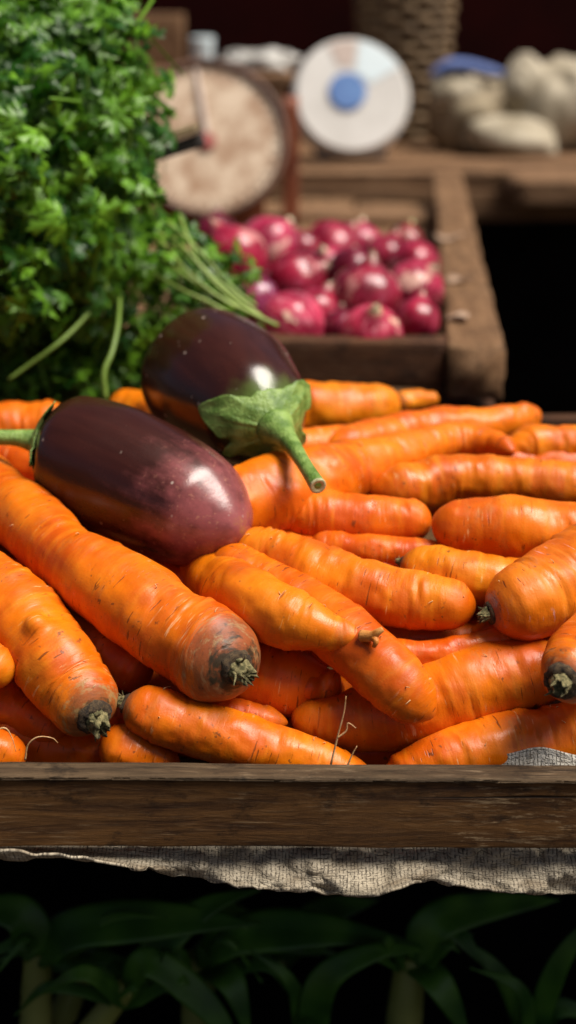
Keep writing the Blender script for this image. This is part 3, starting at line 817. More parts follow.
# ------------------------------------------------------------------ eggplants
def eggplant(name_label, pts, mat, e_seed, m=72, n=110, bl=None):
    q = []
    for px, py, y, r in pts:
        w, mpp = P(px, py, y)
        q.append([*w, r * mpp])
    q = np.array(q)
    c = catmull(q, n * 3)
    s = np.concatenate([[0], np.cumsum(np.linalg.norm(np.diff(c[:, :3], axis=0), axis=1))])
    u = np.linspace(0, 1, n); u = u - 0.14 * np.sin(2 * math.pi * u)
    cen = np.stack([np.interp(u * s[-1], s, c[:, k]) for k in range(3)], 1)
    rad = np.maximum(np.interp(u * s[-1], s, c[:, 3]), 0)
    # rounded ends
    tot = s[-1]; d = u * tot
    rmax = rad.max()
    for dd, k in ((d, 0.62), (tot - d, 0.85)):
        x = np.clip(dd / (k * rmax), 0, 1)
        rad = rad * np.maximum((1 - (1 - x) ** 2) ** 0.5, 0.01)
    T, N, B = frames(cen)
    th = np.linspace(0, 2 * math.pi, m, endpoint=False)
    cyl = np.stack([np.repeat(d[:, None], m, 1), rad[:, None] * np.cos(th), rad[:, None] * np.sin(th)], -1)
    R = rad[:, None] * (1 + 0.02 * fbm(cyl / 0.035, e_seed, 2) + 0.011 * np.cos(5 * th + 1)[None])
    v = cen[:, None] + R[..., None] * (np.cos(th)[None, :, None] * N[:, None] + np.sin(th)[None, :, None] * B[:, None])
    at = {'cc': (cyl + e_seed).reshape(-1, 3), 'along': np.repeat(u, m)}
    at['blush'] = np.exp(-((d / 0.024) ** 2))[:, None].repeat(m, 1).ravel()
    root = empty('eggplant', cen[n // 2] - np.array([0, 0, rmax]))
    mesh_obj('fruit', v.reshape(-1, 3), ring_faces(n, m), mat, root, attrs=at)
    return root, cen, T, N, B, R, d, th

def calyx(root, cen, T, N, B, R, d, th, lobes, spread, seed):
    """cap of pointed sepals hugging the fruit's stem end; lobes: list of (angle, length m, half width rad)"""
    m = len(th); mm = 180; thf = np.linspace(0, 2 * math.pi, mm, endpoint=False)
    ext = np.full(mm, spread)
    for a, lnn, hw in lobes:
        dt = np.abs(np.angle(np.exp(1j * (thf - a))))
        ext = np.maximum(ext, spread + (lnn - spread) * np.clip(1 - dt / hw, 0, 1) ** 1.25)
    ext = ext * (1 + 0.035 * noise3(np.stack([np.cos(thf) * 9, np.sin(thf) * 9, thf * 0], 1), seed + 2))
    K = 26
    V = []
    for k in range(K + 1):
        fr = k / K
        dist = 0.0006 + ext * fr
        row = np.zeros((mm, 3))
        for axis in range(3):
            row[:, axis] = np.interp(dist, d, cen[:, axis])
        idx = np.clip(np.searchsorted(d, dist), 0, len(d) - 1)
        tj = (thf / (2 * math.pi) * m).astype(int) % m
        Rr = np.array([np.interp(dist[j], d, R[:, tj[j]]) for j in range(mm)])
        lift = 0.0022 * (1 - fr) ** 0.5 + 0.0008 + 0.0035 * fr ** 6 * (ext > spread * 1.5) + 0.0005 * noise3(np.stack([np.cos(thf) * 6, np.sin(thf) * 6, np.full(mm, fr * 5)], 1), seed)
        mid = np.zeros(mm)
        for a, lnn, hw in lobes:
            dt = np.abs(np.angle(np.exp(1j * (thf - a)))); mid = np.maximum(mid, np.exp(-(dt / 0.07) ** 2))
        lift = lift + 0.0011 * mid * (1 - fr * 0.6)
        Rr = np.maximum(Rr, 0.004 if k > 0 else 0.003) + lift
        row += Rr[:, None] * (np.cos(thf)[:, None] * N[idx] + np.sin(thf)[:, None] * B[idx])
        V.append(row)
    V = np.concatenate(V)
    o = mesh_obj('calyx', V, ring_faces(K + 1, mm, cap=False), MAT['calyx'], root)
    so = o.modifiers.new('thickness', 'SOLIDIFY'); so.thickness = 0.0007; so.offset = 1
    return o

e1, *g1 = eggplant('', [(36, 441, 0.800, 34), (62, 448, 0.795, 54), (95, 461, 0.785, 63), (135, 480, 0.772, 66), (175, 501, 0.757, 64), (210, 518, 0.742, 55), (240, 532, 0.724, 37)], MAT['eggplant'], 11)
tag(e1, 'long purple eggplant in front, lying lengthwise on the carrots, reddish blossom end', 'eggplant', 'eggplants on the carrots')
calyx(e1, *g1, [(0.3, 0.014, 0.5), (1.6, 0.012, 0.5), (2.9, 0.013, 0.5), (4.2, 0.012, 0.5), (5.4, 0.014, 0.5)], 0.006, 4)
c0 = g1[0][0]
p_end, mpp = P(-14, 437, 0.800)
mesh_obj('stem', *tube([c0 + (g1[0][2] - c0) * 1.5, c0 * 0.6 + p_end * 0.4 + np.array([0, 0, .001]), p_end], [0.0075, 0.0050, 0.0047], 16, 24), MAT['calyx'], e1)

e2, *g2 = eggplant('', [(276, 428, 0.795, 32), (263, 419, 0.812, 50), (247, 406, 0.835, 62), (230, 393, 0.860, 70), (214, 381, 0.885, 71), (200, 371, 0.908, 66), (190, 364, 0.928, 52)], MAT['eggplant_green'], 23)
tag(e2, 'rounder dark eggplant behind, green calyx and cut stem pointing at the viewer', 'eggplant', 'eggplants on the carrots')
def toward(px, py):
    """angle on the fruit that appears in the direction (px, py) from the stem end"""
    T, N, B = g2[1][0], g2[2][0], g2[3][0]
    d = px * np.array([1.0, 0, 0]) - py * UP
    return math.atan2(d @ B, d @ N)
calyx(e2, *g2, [(toward(-1, -0.22), 0.029, 0.75), (toward(0.9, -0.5), 0.022, 0.75), (toward(1, 0.6), 0.020, 0.45), (toward(0.0, 1), 0.018, 0.45), (toward(-0.9, 0.7), 0.018, 0.45)], 0.010, 6)
c0 = g2[0][0]
pA, _ = P(292, 445, 0.772); pB, _ = P(318, 486, 0.730)
st = mesh_obj('stem', *tube([c0 + (g2[0][6] - c0) * 1.0, c0 + (pA - c0) * 0.45, pA, (pA + pB) / 2, pB], [0.0120, 0.0078, 0.0052, 0.0042, 0.0047], 20, 40), MAT['calyx'], e2)
dd = (pB - pA) / np.linalg.norm(pB - pA)
mesh_obj('stem_cut', *lathe(pB - dd * 0.0006, pB + dd, [(0, 0.0048), (0.0009, 0.0047), (0.0013, 0.0040), (0.0008, 0.0026), (0.0002, 0.0012), (0.0002, 0.0002)], 24), MAT['stemcut'], st)

# ------------------------------------------------------------------ sacking in and under the carrot crate
def sheet(name, label, fn, nu, nv, mat, cat, thick=0.0012):
    V, W = [], []
    for j in range(nv):
        for i in range(nu):
            p, w = fn(i / (nu - 1), j / (nv - 1))
            V.append(p); W.append(w)
    Fc = [(j * nu + i, j * nu + i + 1, (j + 1) * nu + i + 1, (j + 1) * nu + i) for j in range(nv - 1) for i in range(nu - 1)]
    o = mesh_obj(name, V, Fc, mat, attrs={'weave': np.array(W)})
    o.modifiers.new('thickness', 'SOLIDIFY').thickness = thick
    return tag(o, label, cat)

HEM = [(-120, 846), (0, 850), (60, 856), (130, 866), (200, 879), (250, 889), (300, 892), (345, 897), (375, 896), (402, 887), (430, 880), (455, 887), (500, 892), (576, 894), (700, 898)]
def hanging(u, v):
    px = -120 + 820 * u
    x = (px - 288) * 0.000500
    hem = np.interp(px, [a for a, b in HEM], [b for a, b in HEM])
    top = -0.0535
    d = ray(px, hem)
    if v < 0.25:      # the part lying on the table under the crate
        y = 0.66 - (0.66 - 0.613) * v / 0.25
        z = top - 0.0045
    else:
        k = (v - 0.25) / 0.75
        fold = 0.008 * math.sin(px * 0.018 + 1.0) + 0.005 * math.sin(px * 0.047 + 2.5 * k) + 0.004 * float(noise3(np.array([px * 0.03 - k, k * 2.0, 8.0]), 3))
        fx = 0.010 * math.exp(-((px - 300 - 90 * k) / 30) ** 2) - 0.006 * math.exp(-((px - 415) / 40) ** 2) + 0.006 * math.exp(-((px - 180 - 60 * k) / 40) ** 2)
        y = 0.613 - k ** 0.7 * (0.019 + fold + fx) + 0.0026 * float(fbm(np.array([px * 0.07, k * 2.5, 0.0]), 3, 3))
        zb = CAM[2] - ZB + d[2] * y / d[1]
        z = top - 0.0045 + (zb - top + 0.0045) * k + 0.0010 * float(noise3(np.array([px * 0.08, k * 2, 4.0]), 9)) * k
    return L(x, y, z), (x, v * 0.06, 0)
sheet('woven_sack', 'dirty cream woven sack hanging out below the crate front', hanging, 260, 34, MAT['sack'], 'sack')

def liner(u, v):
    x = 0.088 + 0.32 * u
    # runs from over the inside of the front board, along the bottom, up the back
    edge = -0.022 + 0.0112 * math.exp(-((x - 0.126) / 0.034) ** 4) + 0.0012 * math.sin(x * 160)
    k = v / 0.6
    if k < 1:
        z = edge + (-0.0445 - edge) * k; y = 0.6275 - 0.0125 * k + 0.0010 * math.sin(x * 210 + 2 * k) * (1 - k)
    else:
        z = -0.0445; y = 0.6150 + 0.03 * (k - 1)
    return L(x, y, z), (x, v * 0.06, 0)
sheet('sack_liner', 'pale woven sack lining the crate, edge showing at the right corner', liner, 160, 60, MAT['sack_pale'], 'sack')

# ------------------------------------------------------------------ onion tray (turned a little to the right)
CORNER = np.array([0.173, 1.095]); YAW = math.atan2(0.086, 1.0)
def O(x, y, z):
    """tray space: x to the right from the front right corner, y along the right rail, z from the crate rim"""
    return np.array([CORNER[0] + x * math.cos(YAW) + y * math.sin(YAW), CORNER[1] - x * math.sin(YAW) + y * math.cos(YAW), z + ZB])
TOPZ = 0.083
tr = empty('onion_tray', O(-0.3, 0.4, TT))
tag(tr, 'weathered wooden tray with a wide right rail, red onions in its front', 'tray')
mesh_obj('right_rail', *plank(O(-0.0225, 0, TOPZ - 0.021), O(-0.0225, 1.155, TOPZ - 0.021), 0.045, 0.042, bev=0.003, wob=0.0016, seed=21, seg=90), MAT['tray_y'], tr)
mesh_obj('front_board', *plank(O(-0.65, 0.020, TOPZ - 0.018), O(-0.0465, 0.020, TOPZ - 0.018), 0.022, 0.040, bev=0.002, wob=0.0012, seed=22, seg=60), MAT['tray_x'], tr)
mesh_obj('left_rail', *plank(O(-0.674, 0, TOPZ - 0.021), O(-0.674, 1.155, TOPZ - 0.021), 0.045, 0.042, bev=0.003, wob=0.0016, seed=23, seg=60), MAT['tray_y'], tr)
for k in range(5):
    x0 = -0.640 + k * 0.1195
    mesh_obj('floor_board', *plank(O(x0 + 0.057, 0.034, 0.032), O(x0 + 0.057, 1.150, 0.032 + 0.004 * (k % 2)), 0.113, 0.012, bev=0.002, wob=0.001, seed=30 + k, seg=60), MAT['tray_y'], tr)
mesh_obj('cross_board', *plank(O(-0.65, 0.97, 0.0455), O(-0.052, 0.94, 0.0455), 0.08, 0.010, bev=0.002, wob=0.001, seed=37, seg=40), MAT['plank_x'], tr)
for y in (0.03, 0.55, 1.10):
    mesh_obj('bearer', *plank(O(-0.69, y + 0.02, TOPZ - 0.0705), O(-0.004, y + 0.02, TOPZ - 0.0705), 0.035, 0.027, bev=0.002, seed=40, seg=30), MAT['tray_x'], tr)
for x in (-0.65, -0.05):
    for y in (0.05, 1.08):
        b = O(x, y, 0)
        mesh_obj('leg', *plank((b[0], b[1] + .0, 0), (b[0], b[1] + .0, ZB + TOPZ - 0.0845), 0.05, 0.05, up=(0, 1, 0), seg=12), MAT['post'], tr)

# ------------------------------------------------------------------ onions
def onion(px, py, rpx, y, label, tint, ax, seed, squash=0.92):
    c, mpp = P(px, py, y)
    r = rpx * mpp * (1.13 + 0.12 * math.sin(seed * 2.3))
    ax = np.asarray(ax, float); ax /= np.linalg.norm(ax)
    n, m = 40, 40
    t = np.linspace(0, 1, n)
    phi = t * math.pi
    z = -np.cos(phi) * r * squash
    rad = np.sin(phi) ** 0.92 * r
    neck = np.clip((t - 0.86) / 0.14, 0, 1)
    z = z + neck ** 1.5 * r * 0.28
    rad = np.maximum(rad, 0.11 * r * (t > 0.9)) * (1 - 0.0 * neck)
    a = np.array([0, 0, 1.0]) if abs(ax[2]) < 0.9 else np.array([1.0, 0, 0])
    N = a - ax * (a @ ax); N /= np.linalg.norm(N); B = np.cross(ax, N)
    th = np.linspace(0, 2 * math.pi, m, endpoint=False)
    cyl = np.stack([np.repeat(z[:, None], m, 1), rad[:, None] * np.cos(th), rad[:, None] * np.sin(th)], -1)
    R = rad[:, None] * (1 + 0.02 * np.cos(5 * th + seed)[None] + 0.025 * fbm(cyl / (0.6 * r), seed, 2))
    v = c + z[:, None, None] * ax + R[..., None] * (np.cos(th)[None, :, None] * N + np.sin(th)[None, :, None] * B)
    ends = np.abs(np.linspace(-1, 1, n)) ** 3
    o = mesh_obj('onion', v.reshape(-1, 3), ring_faces(n, m), MAT['onion'], attrs={'cc': (cyl + seed * 0.37).reshape(-1, 3), 'ends': np.repeat(ends, m)})
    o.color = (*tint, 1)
    tag(o, label, 'onion', 'red onions in the tray')
    # dry papery neck
    tip = c + ax * (z[-1] - 0.1 * r)
    rr = np.random.default_rng(seed)
    parts = []
    for k in range(4):
        dv = ax + 0.45 * (N * rr.uniform(-1, 1) + B * rr.uniform(-1, 1))
        parts.append(tube([tip, tip + dv * r * 0.10, tip + dv * r * rr.uniform(0.14, 0.28)], [0.08 * r, 0.05 * r, 0.012 * r], 7))
    mesh_obj('neck', *merge(parts), MAT['flake'], o)
    return o

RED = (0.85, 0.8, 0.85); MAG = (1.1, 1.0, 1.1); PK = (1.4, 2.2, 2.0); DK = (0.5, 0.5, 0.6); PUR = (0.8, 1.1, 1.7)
ON = [
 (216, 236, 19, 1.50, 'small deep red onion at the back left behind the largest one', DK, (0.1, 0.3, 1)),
 (234, 258, 34, 1.29, 'largest red onion at the left of the heap by the herb stems', MAG, (-0.5, 0.2, 0.9)),
 (270, 247, 26, 1.42, 'pink onion just right of and behind the largest onion', PK, (0.5, 0.5, 0.6)),
 (296, 281, 26, 1.30, 'shiny magenta onion in the middle left of the heap', MAG, (0.9, -0.1, 0.5)),
 (300, 251, 21, 1.46, 'small red onion at the back between pink and bright ones', RED, (-0.3, 0.4, 0.9)),
 (331, 250, 24, 1.48, 'rosy onion topping the back middle of the heap', MAG, (0.7, 0.3, 0.7)),
 (328, 271, 24, 1.36, 'pale pink onion with a dull papery skin in mid heap', PK, (-0.2, -0.5, 0.8)),
 (254, 303, 26, 1.25, 'dim purple onion low at the left above the eggplant', PUR, (-0.8, 0.2, 0.5)),
 (290, 326, 29, 1.17, 'peeling whitish pink onion at the front left by the board', (1.6, 2.7, 2.2), (0.75, -0.3, -0.5)),
 (317, 313, 26, 1.21, 'glossy crimson onion squeezed beside the whitish front one', MAG, (0.4, 0.1, 0.9)),
 (366, 298, 32, 1.22, 'big dark crimson onion in the centre right of the heap', RED, (0.15, 0.1, 1)),
 (371, 336, 27, 1.15, 'pale onion half sunk behind the front board', (1.5, 2.2, 1.8), (0.1, -0.5, 0.9)),
 (386, 258, 24, 1.42, 'dull red onion at the back right with papery neck', RED, (0.4, 0.2, 0.9)),
 (414, 266, 22, 1.38, 'small bright red onion against the right rail at the back', MAG, (-0.2, 0.3, 0.9)),
 (415, 289, 26, 1.27, 'light pink onion against the right rail, above the front corner one', (1.4, 2.0, 1.8), (0.5, -0.4, 0.7)),
 (417, 320, 23, 1.18, 'round crimson onion in the front right corner of the tray', MAG, (0.2, 0.2, 1)),
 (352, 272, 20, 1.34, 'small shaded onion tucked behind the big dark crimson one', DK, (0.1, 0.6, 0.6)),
 (405, 243, 18, 1.50, 'brown skinned onion furthest back at the right rail', (0.8, 1.6, 0.7), (0.3, 0.2, 0.9)),
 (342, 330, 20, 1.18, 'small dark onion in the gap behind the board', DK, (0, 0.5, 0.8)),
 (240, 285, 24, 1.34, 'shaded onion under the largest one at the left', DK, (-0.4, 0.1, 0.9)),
 (275, 285, 22, 1.38, 'half hidden onion between the largest and the magenta one', RED, (0.1, 0.4, 0.9)),
 (360, 246, 20, 1.50, 'pinkish onion at the far back middle of the heap', PK, (0.1, 0.4, 0.9)),
]
for k, (px, py, r, y, lab, tint, ax) in enumerate(ON):
    onion(px, py, r, y, lab, tint, ax, k + 1)

# dry skins lying on the rail
def flake(p, s, seed, label):
    rr = np.random.default_rng(seed)
    th = np.linspace(0, 2 * math.pi, 18, endpoint=False)
    V = [p + np.array([0, 0, 0.0015])]
    for k in (0.5, 1.0):
        for a in th:
            rr_ = s * k * (1 + 0.25 * math.sin(3 * a + seed) + 0.12 * rr.uniform(-1, 1))
            V.append(p + np.array([math.cos(a) * rr_ * 1.3, math.sin(a) * rr_, 0.0015 + 0.5 * s * k * k * (0.5 + 0.5 * math.sin(2 * a + seed))]))
    Fc = [(0, 1 + i, 1 + (i + 1) % 18) for i in range(18)] + [(1 + i, 19 + i, 19 + (i + 1) % 18, 1 + (i + 1) % 18) for i in range(18)]
    o = mesh_obj('onion_skin', V, Fc, MAT['flake'])
    o.modifiers.new('thickness', 'SOLIDIFY').thickness = 0.0004
    tag(o, label, 'onion skin', 'dry skins on the tray rail')
flake(O(-0.030, 0.27, TOPZ + 0.001), 0.009, 3, 'tan scrap of onion skin on the rail beside the light pink onion')
flake(O(-0.034, 0.10, TOPZ + 0.001), 0.008, 5, 'pinkish scrap of onion skin on the rail at the front corner')
flake(O(-0.036, 0.52, TOPZ + 0.001), 0.012, 8, 'brown scrap of onion skin on the rail behind the heap')

# ------------------------------------------------------------------ parsley
def leaflet():
    """a notched three-lobed leaflet in the xy plane, 1 long, midrib raised"""
    out = [(0, 0.0), (0.05, 0.25), (0.29, 0.34), (0.47, 0.62), (0.28, 0.60), (0.10, 0.52), (0.12, 0.66), (0.26, 0.92), (0.10, 0.93), (0, 1.12)]
    pts = out + [(-x, y) for x, y in out[-2:0:-1]]
    v = [(0, 0.45, 0.05)] + [(x, y, -0.28 * abs(x) + 0.05 * math.sin(7 * y)) for x, y in pts]
    f = [(0, 1 + i, 1 + (i + 1) % len(pts)) for i in range(len(pts))]
    return np.array(v), f
LV, LF = leaflet()

def sprigs(points, normals, sizes, seed):
    """leaves of three leaflets at the points, facing along the normals"""
    rr = np.random.default_rng(seed)
    V, Fc, Tn = [], [], []
    n = 0
    for p, nr, s in zip(points, normals, sizes):
        z = nr / np.linalg.norm(nr)
        a = rr.normal(size=3); x = a - z * (a @ z); x /= np.linalg.norm(x); y = np.cross(z, x)
        tint = np.clip(rr.normal(0.45, 0.32), 0, 1)
        pd = -z * 1.6 + rr.normal(size=3) * 0.5          # leaf stalk back into the bunch
        e_ = p + pd * s; g = s * 0.045
        V.append(np.array([p + x * g, p - x * g, e_ - x * g * 1.3, e_ + x * g * 1.3, p + z * g, e_ + z * g]))
        Fc += [(n, n + 4, n + 5, n + 3), (n + 4, n + 1, n + 2, n + 5), (n + 1, n, n + 3, n + 2)]; n += 6
        Tn += [0.9] * 6
        for ang, k in ((0, 1.0), (1.0, 0.8), (-1.0, 0.8)):
            ca, sa = math.cos(ang), math.sin(ang)
            q = LV * s * k * np.array([1, 1, 1.4])
            curl = rr.uniform(-0.5, 0.3)
            q = np.stack([q[:, 0] * ca + q[:, 1] * sa, -q[:, 0] * sa + q[:, 1] * ca, q[:, 2] + curl * (q[:, 1] ** 2) / s * 1.2], 1)
            V.append(p + q[:, :1] * x + q[:, 1:2] * y + q[:, 2:3] * z)
            Fc += [tuple(i + n for i in f) for f in LF]
            n += len(LV)
            Tn += [np.clip(tint + rr.uniform(-.1, .1), 0, 1)] * len(LV)
    return np.concatenate(V), Fc, np.array(Tn)

def cloud(center, radii, count, seed, size=(0.008, 0.015), shell=(0.55, 1.0), up=0.5, lump=0.16):
    rr = np.random.default_rng(seed)
    d = rr.normal(size=(count, 3)); d /= np.linalg.norm(d, axis=1)[:, None]
    rad = (shell[0] ** 3 + (shell[1] ** 3 - shell[0] ** 3) * rr.uniform(size=count)) ** (1 / 3)
    rad = rad * (1 + lump * fbm(d * 3.6, seed, 3))
    p = center + d * rad[:, None] * np.asarray(radii)
    nr = d / np.asarray(radii); nr /= np.linalg.norm(nr, axis=1)[:, None]
    nr = nr + np.array([0, -0.15, up]) + rr.normal(scale=0.6, size=(count, 3))
    return p, nr, rr.uniform(*size, size=count)

pb = empty('parsley_bunch', L(-0.24, 1.2, 0.02))
tag(pb, 'huge bushy bunch of green flat leaf parsley at the left', 'parsley', 'parsley bunches beside the onion tray')
c_, _ = P(-6, 150, 1.10)
pts, nr, sz = cloud(c_, (0.130, 0.135, 0.138), 2700, 2, (0.0105, 0.0235), (0.55, 1.02), lump=0.27)
v, f, tn = sprigs(pts, nr, sz, 3)
mesh_obj('foliage', v, f, MAT['parsley'], pb, attrs={'tint': tn}, smooth=True)
base = L(-0.20, 1.22, 0.02)
parts = []
for k in range(70):
    d = rng.normal(size=3); d /= np.linalg.norm(d)
    e = c_ + d * np.array([0.12, 0.12, 0.11])
    b = base + np.array([rng.uniform(-.05, .05), rng.uniform(-.04, .04), 0])
    parts.append(tube([b, (b + e) / 2 + rng.normal(scale=0.012, size=3), e], [0.0022, 0.0018, 0.0010], 6, 8))
v, f = merge(parts)
mesh_obj('stalks', v, f, MAT['parsley_stem'], pb, attrs={'tint': np.full(len(v), 0.3)})

pb2 = empty('parsley_bunch', L(-0.20, 1.10, 0.01))
tag(pb2, 'lower parsley bunch in shade with pale stems trailing onto the onions', 'parsley', 'parsley bunches beside the onion tray')
c2_, _ = P(150, 300, 1.10)
pts, nr, sz = cloud(c2_, (0.085, 0.055, 0.070), 560, 5, (0.008, 0.014), (0.3, 1.05))
c3_, _ = P(60, 380, 1.09)
pts2, nr2, sz2 = cloud(c3_, (0.10, 0.05, 0.03), 190, 6, (0.008, 0.013), (0.3, 1.0))
c4_, _ = P(30, 320, 1.20)
pts3, nr3, sz3 = cloud(c4_, (0.13, 0.05, 0.10), 160, 9, (0.008, 0.014), (0.3, 1.0))
v, f, tn = sprigs(np.concatenate([pts, pts2, pts3]), np.concatenate([nr, nr2, nr3]), np.concatenate([sz, sz2, sz3]), 8)
mesh_obj('foliage', v, f, MAT['parsley'], pb2, attrs={'tint': tn})
STEMS = [
 [(158, 232, 1.09, 2.2), (192, 258, 1.065, 2.8), (222, 286, 1.055, 3.2), (262, 318, 1.05, 3.4)],
 [(152, 252, 1.08, 2.2), (188, 278, 1.055, 2.8), (225, 300, 1.050, 3.2), (278, 326, 1.045, 3.0)],
 [(168, 222, 1.09, 2.0), (200, 252, 1.075, 2.6), (232, 288, 1.065, 2.8), (256, 306, 1.06, 2.6)],
 [(148, 270, 1.07, 2.2), (182, 290, 1.050, 2.6), (212, 304, 1.045, 3.0), (244, 324, 1.04, 2.8)],
 [(180, 215, 1.09, 1.8), (188, 238, 1.070, 2.4), (204, 272, 1.060, 2.6), (234, 302, 1.055, 2.4)],
 [(160, 240, 1.08, 2.0), (184, 268, 1.052, 2.4), (206, 288, 1.048, 2.6), (236, 308, 1.045, 2.4)],
 [(172, 236, 1.08, 1.8), (186, 250, 1.062, 2.2), (214, 282, 1.052, 2.4), (250, 316, 1.048, 2.2)],
 [(108, 284, 1.04, 2.4), (97, 302, 1.02, 3.2), (78, 325, 1.005, 3.4), (55, 346, 0.99, 3.2), (30, 364, 0.982, 3.0), (8, 380, 0.975, 2.8)],
 [(120, 298, 1.03, 2.4), (118, 325, 1.00, 3.6), (112, 352, 0.98, 3.8), (104, 373, 0.97, 4.2), (106, 400, 0.965, 4.0)],
]
for k, s in enumerate(STEMS):
    pts = []; rad = []
    for px, py, y, r in s:
        w, mpp = P(px, py, y); pts.append(w); rad.append(r * mpp * 0.72)
    v, f = tube(pts, rad, 8, 24)
    mesh_obj('stem', v, f, MAT['parsley_stem'], pb2, attrs={'tint': np.full(len(v), 0.35 + 0.5 * (k < 7))})

# broken stick poking out behind the parsley
sk = empty('wooden_stick', P(150, 150, 1.20)[0])
tag(sk, 'broken dark stick with a pale top poking out behind the parsley', 'stick')
a, _ = P(120, 165, 1.20); b, _ = P(202, 137, 1.20)
mesh_obj('black_side', *plank(a, b, 0.020, 0.010, bev=0.002, wob=0.001, seed=2, seg=14), MAT['near_black'], sk)  # near-black lower half of the stick
up_ = np.array([0, -0.3, 0.95]); up_ /= np.linalg.norm(up_)
mesh_obj('pale_top', *plank(a + up_ * 0.0085, b + up_ * 0.0075 - np.array([.002, 0, 0]), 0.018, 0.007, bev=0.002, wob=0.001, seed=4, seg=14), MAT['stick'], sk)

# ------------------------------------------------------------------ two dial scales
def disc(c, nrm, r, h, m=64, bev=0.0):
    prof = [(0, 0.0005), (0, r), (h - bev, r), (h, r - bev), (h, 0.0005)] if bev else [(0, 0.0005), (0, r), (h, r), (h, 0.0005)]
    return lathe(c, c + nrm, prof, m)

def ring(c, nrm, r, w, h, m=64):
    return lathe(c, c + nrm, [(0, r), (0, r + w), (h, r + w), (h + w * .3, r + w * .5), (h, r), (0, r)], m)

# old beige one
yS = 1.93
cS, mS = P(207, 138, yS)
nS = (CAM - cS) * np.array([0, 1, 0.0]) / yS + np.array([0.12, 0, 0.50]); nS /= np.linalg.norm(nS)
sideS = np.cross([0, 0, 1.0], nS); sideS /= np.linalg.norm(sideS); upS = np.cross(nS, sideS)
RS = 79 * mS
sc1 = empty('dial_scale', np.array([cS[0], cS[1] + 0.05, ZB + 0.043]))
tag(sc1, 'old market scale with a stained beige dial and rusty rim behind the parsley', 'scale', 'dial scales at the back of the stall')
mesh_obj('case', *disc(cS - nS * 0.060, nS, RS * 0.99, 0.055, 64, 0.004), MAT['rust'], sc1, smooth=False)
dl = mesh_obj('dial', *disc(cS - nS * 0.0048, nS, RS * 0.965, 0.004), MAT['dial_old'], sc1, smooth=False)
mesh_obj('rim', *ring(cS - nS * 0.006, nS, RS * 0.955, RS * 0.085, 0.010), MAT['dial_rim'], sc1)
nd_parts = [tube([cS + nS * 0.002, cS + nS * 0.002 + upS * RS * 0.45 - sideS * RS * 0.05, cS + nS * 0.002 + upS * RS * 0.9 - sideS * RS * 0.10], [0.004, 0.0045, 0.0025], 8)]
mesh_obj('needle', *merge(nd_parts), MAT['pinkish'], sc1)
mesh_obj('hub', *disc(cS - upS * RS * 0.05, nS, RS * 0.11, 0.006, 32, 0.002), MAT['red'], sc1, smooth=False)
mesh_obj('tick_marks', *merge([tube([cS + nS * 0.0003 + RS * q * (math.cos(a) * sideS + math.sin(a) * upS) for q in (0.84, 0.92)], [0.0009, 0.0009], 5, 3) for a in np.linspace(0, 2 * math.pi, 40, endpoint=False)]), MAT['near_black'], dl)
bz = ZB + 0.0433
mesh_obj('base', *boxv((cS[0] - 0.075, cS[1] + 0.005, bz), (cS[0] + 0.075, cS[1] + 0.10, cS[2] - RS * 0.55)), MAT['rust'], sc1, smooth=False)
tow, _ = P(291, 130, yS + 0.07)
mesh_obj('side_post', *plank((tow[0], tow[1], bz), (tow[0], tow[1], ZB + 0.215), 0.022, 0.05, up=(0, 1, 0), seg=12), MAT['rust'], sc1)

# white enamel one
yW = 2.42
cW, mW = P(352, 95, yW)
nW = (CAM - cW) * np.array([0, 1, 0.0]) / yW + np.array([0.08, 0, 0.42]); nW /= np.linalg.norm(nW)
sideW = np.cross([0, 0, 1.0], nW); sideW /= np.linalg.norm(sideW); upW = np.cross(nW, sideW)
RW = 59 * mW
BT = 0.083                                    # back table top
sc2 = empty('dial_scale', np.array([cW[0], cW[1] + 0.04, ZB + BT]))
tag(sc2, 'round white scale with a blue centre standing on the back table', 'scale', 'dial scales at the back of the stall')
mesh_obj('case', *disc(cW - nW * 0.05, nW, RW, 0.048, 64, 0.006), MAT['dial_white'], sc2, smooth=False)
dl = mesh_obj('dial', *disc(cW - nW * 0.0015, nW, RW * 0.95, 0.003, 64, 0.001), MAT['dial_white'], sc2, smooth=False)
mesh_obj('blue_centre', *disc(cW - sideW * RW * 0.08 * -1 * -1 + upW * RW * 0.05 + nW * 0.002, nW, RW * 0.32, 0.004, 40, 0.001), MAT['blue'], dl, smooth=False)
def wedge(a0, a1, r0, r1, off):
    aa = np.linspace(a0, a1, 14)
    V = []
    for h in (off, off + 0.001):
        for r in (r0, r1):
            V += [cW + nW * h + RW * r * (math.cos(a) * sideW + math.sin(a) * upW) for a in aa]
    k = len(aa); Fc = []
    for i in range(k - 1):
        Fc += [(i, i + 1, k + i + 1, k + i), (2 * k + i, 3 * k + i, 3 * k + i + 1, 2 * k + i + 1), (i, 2 * k + i, 2 * k + i + 1, i + 1), (k + i, k + i + 1, 3 * k + i + 1, 3 * k + i)]
    return np.array(V), Fc
sgn = 1 if sideW[0] > 0 else -1
def ang(deg):
    return math.radians(deg) if sgn > 0 else math.pi - math.radians(deg)
mesh_obj('printed_panel', *wedge(ang(84), ang(114), 0.5, 0.93, 0.0017), MAT['pinkish'], dl, smooth=False)
mesh_obj('printed_panel', *wedge(ang(30), ang(80), 0.36, 0.94, 0.0019), MAT['pale_blue'], dl, smooth=False)
mesh_obj('base', *boxv((cW[0] - 0.06, cW[1] + 0.008, ZB + BT), (cW[0] + 0.06, cW[1] + 0.09, cW[2] - RW * 0.5)), MAT['steel'], sc2, smooth=False)

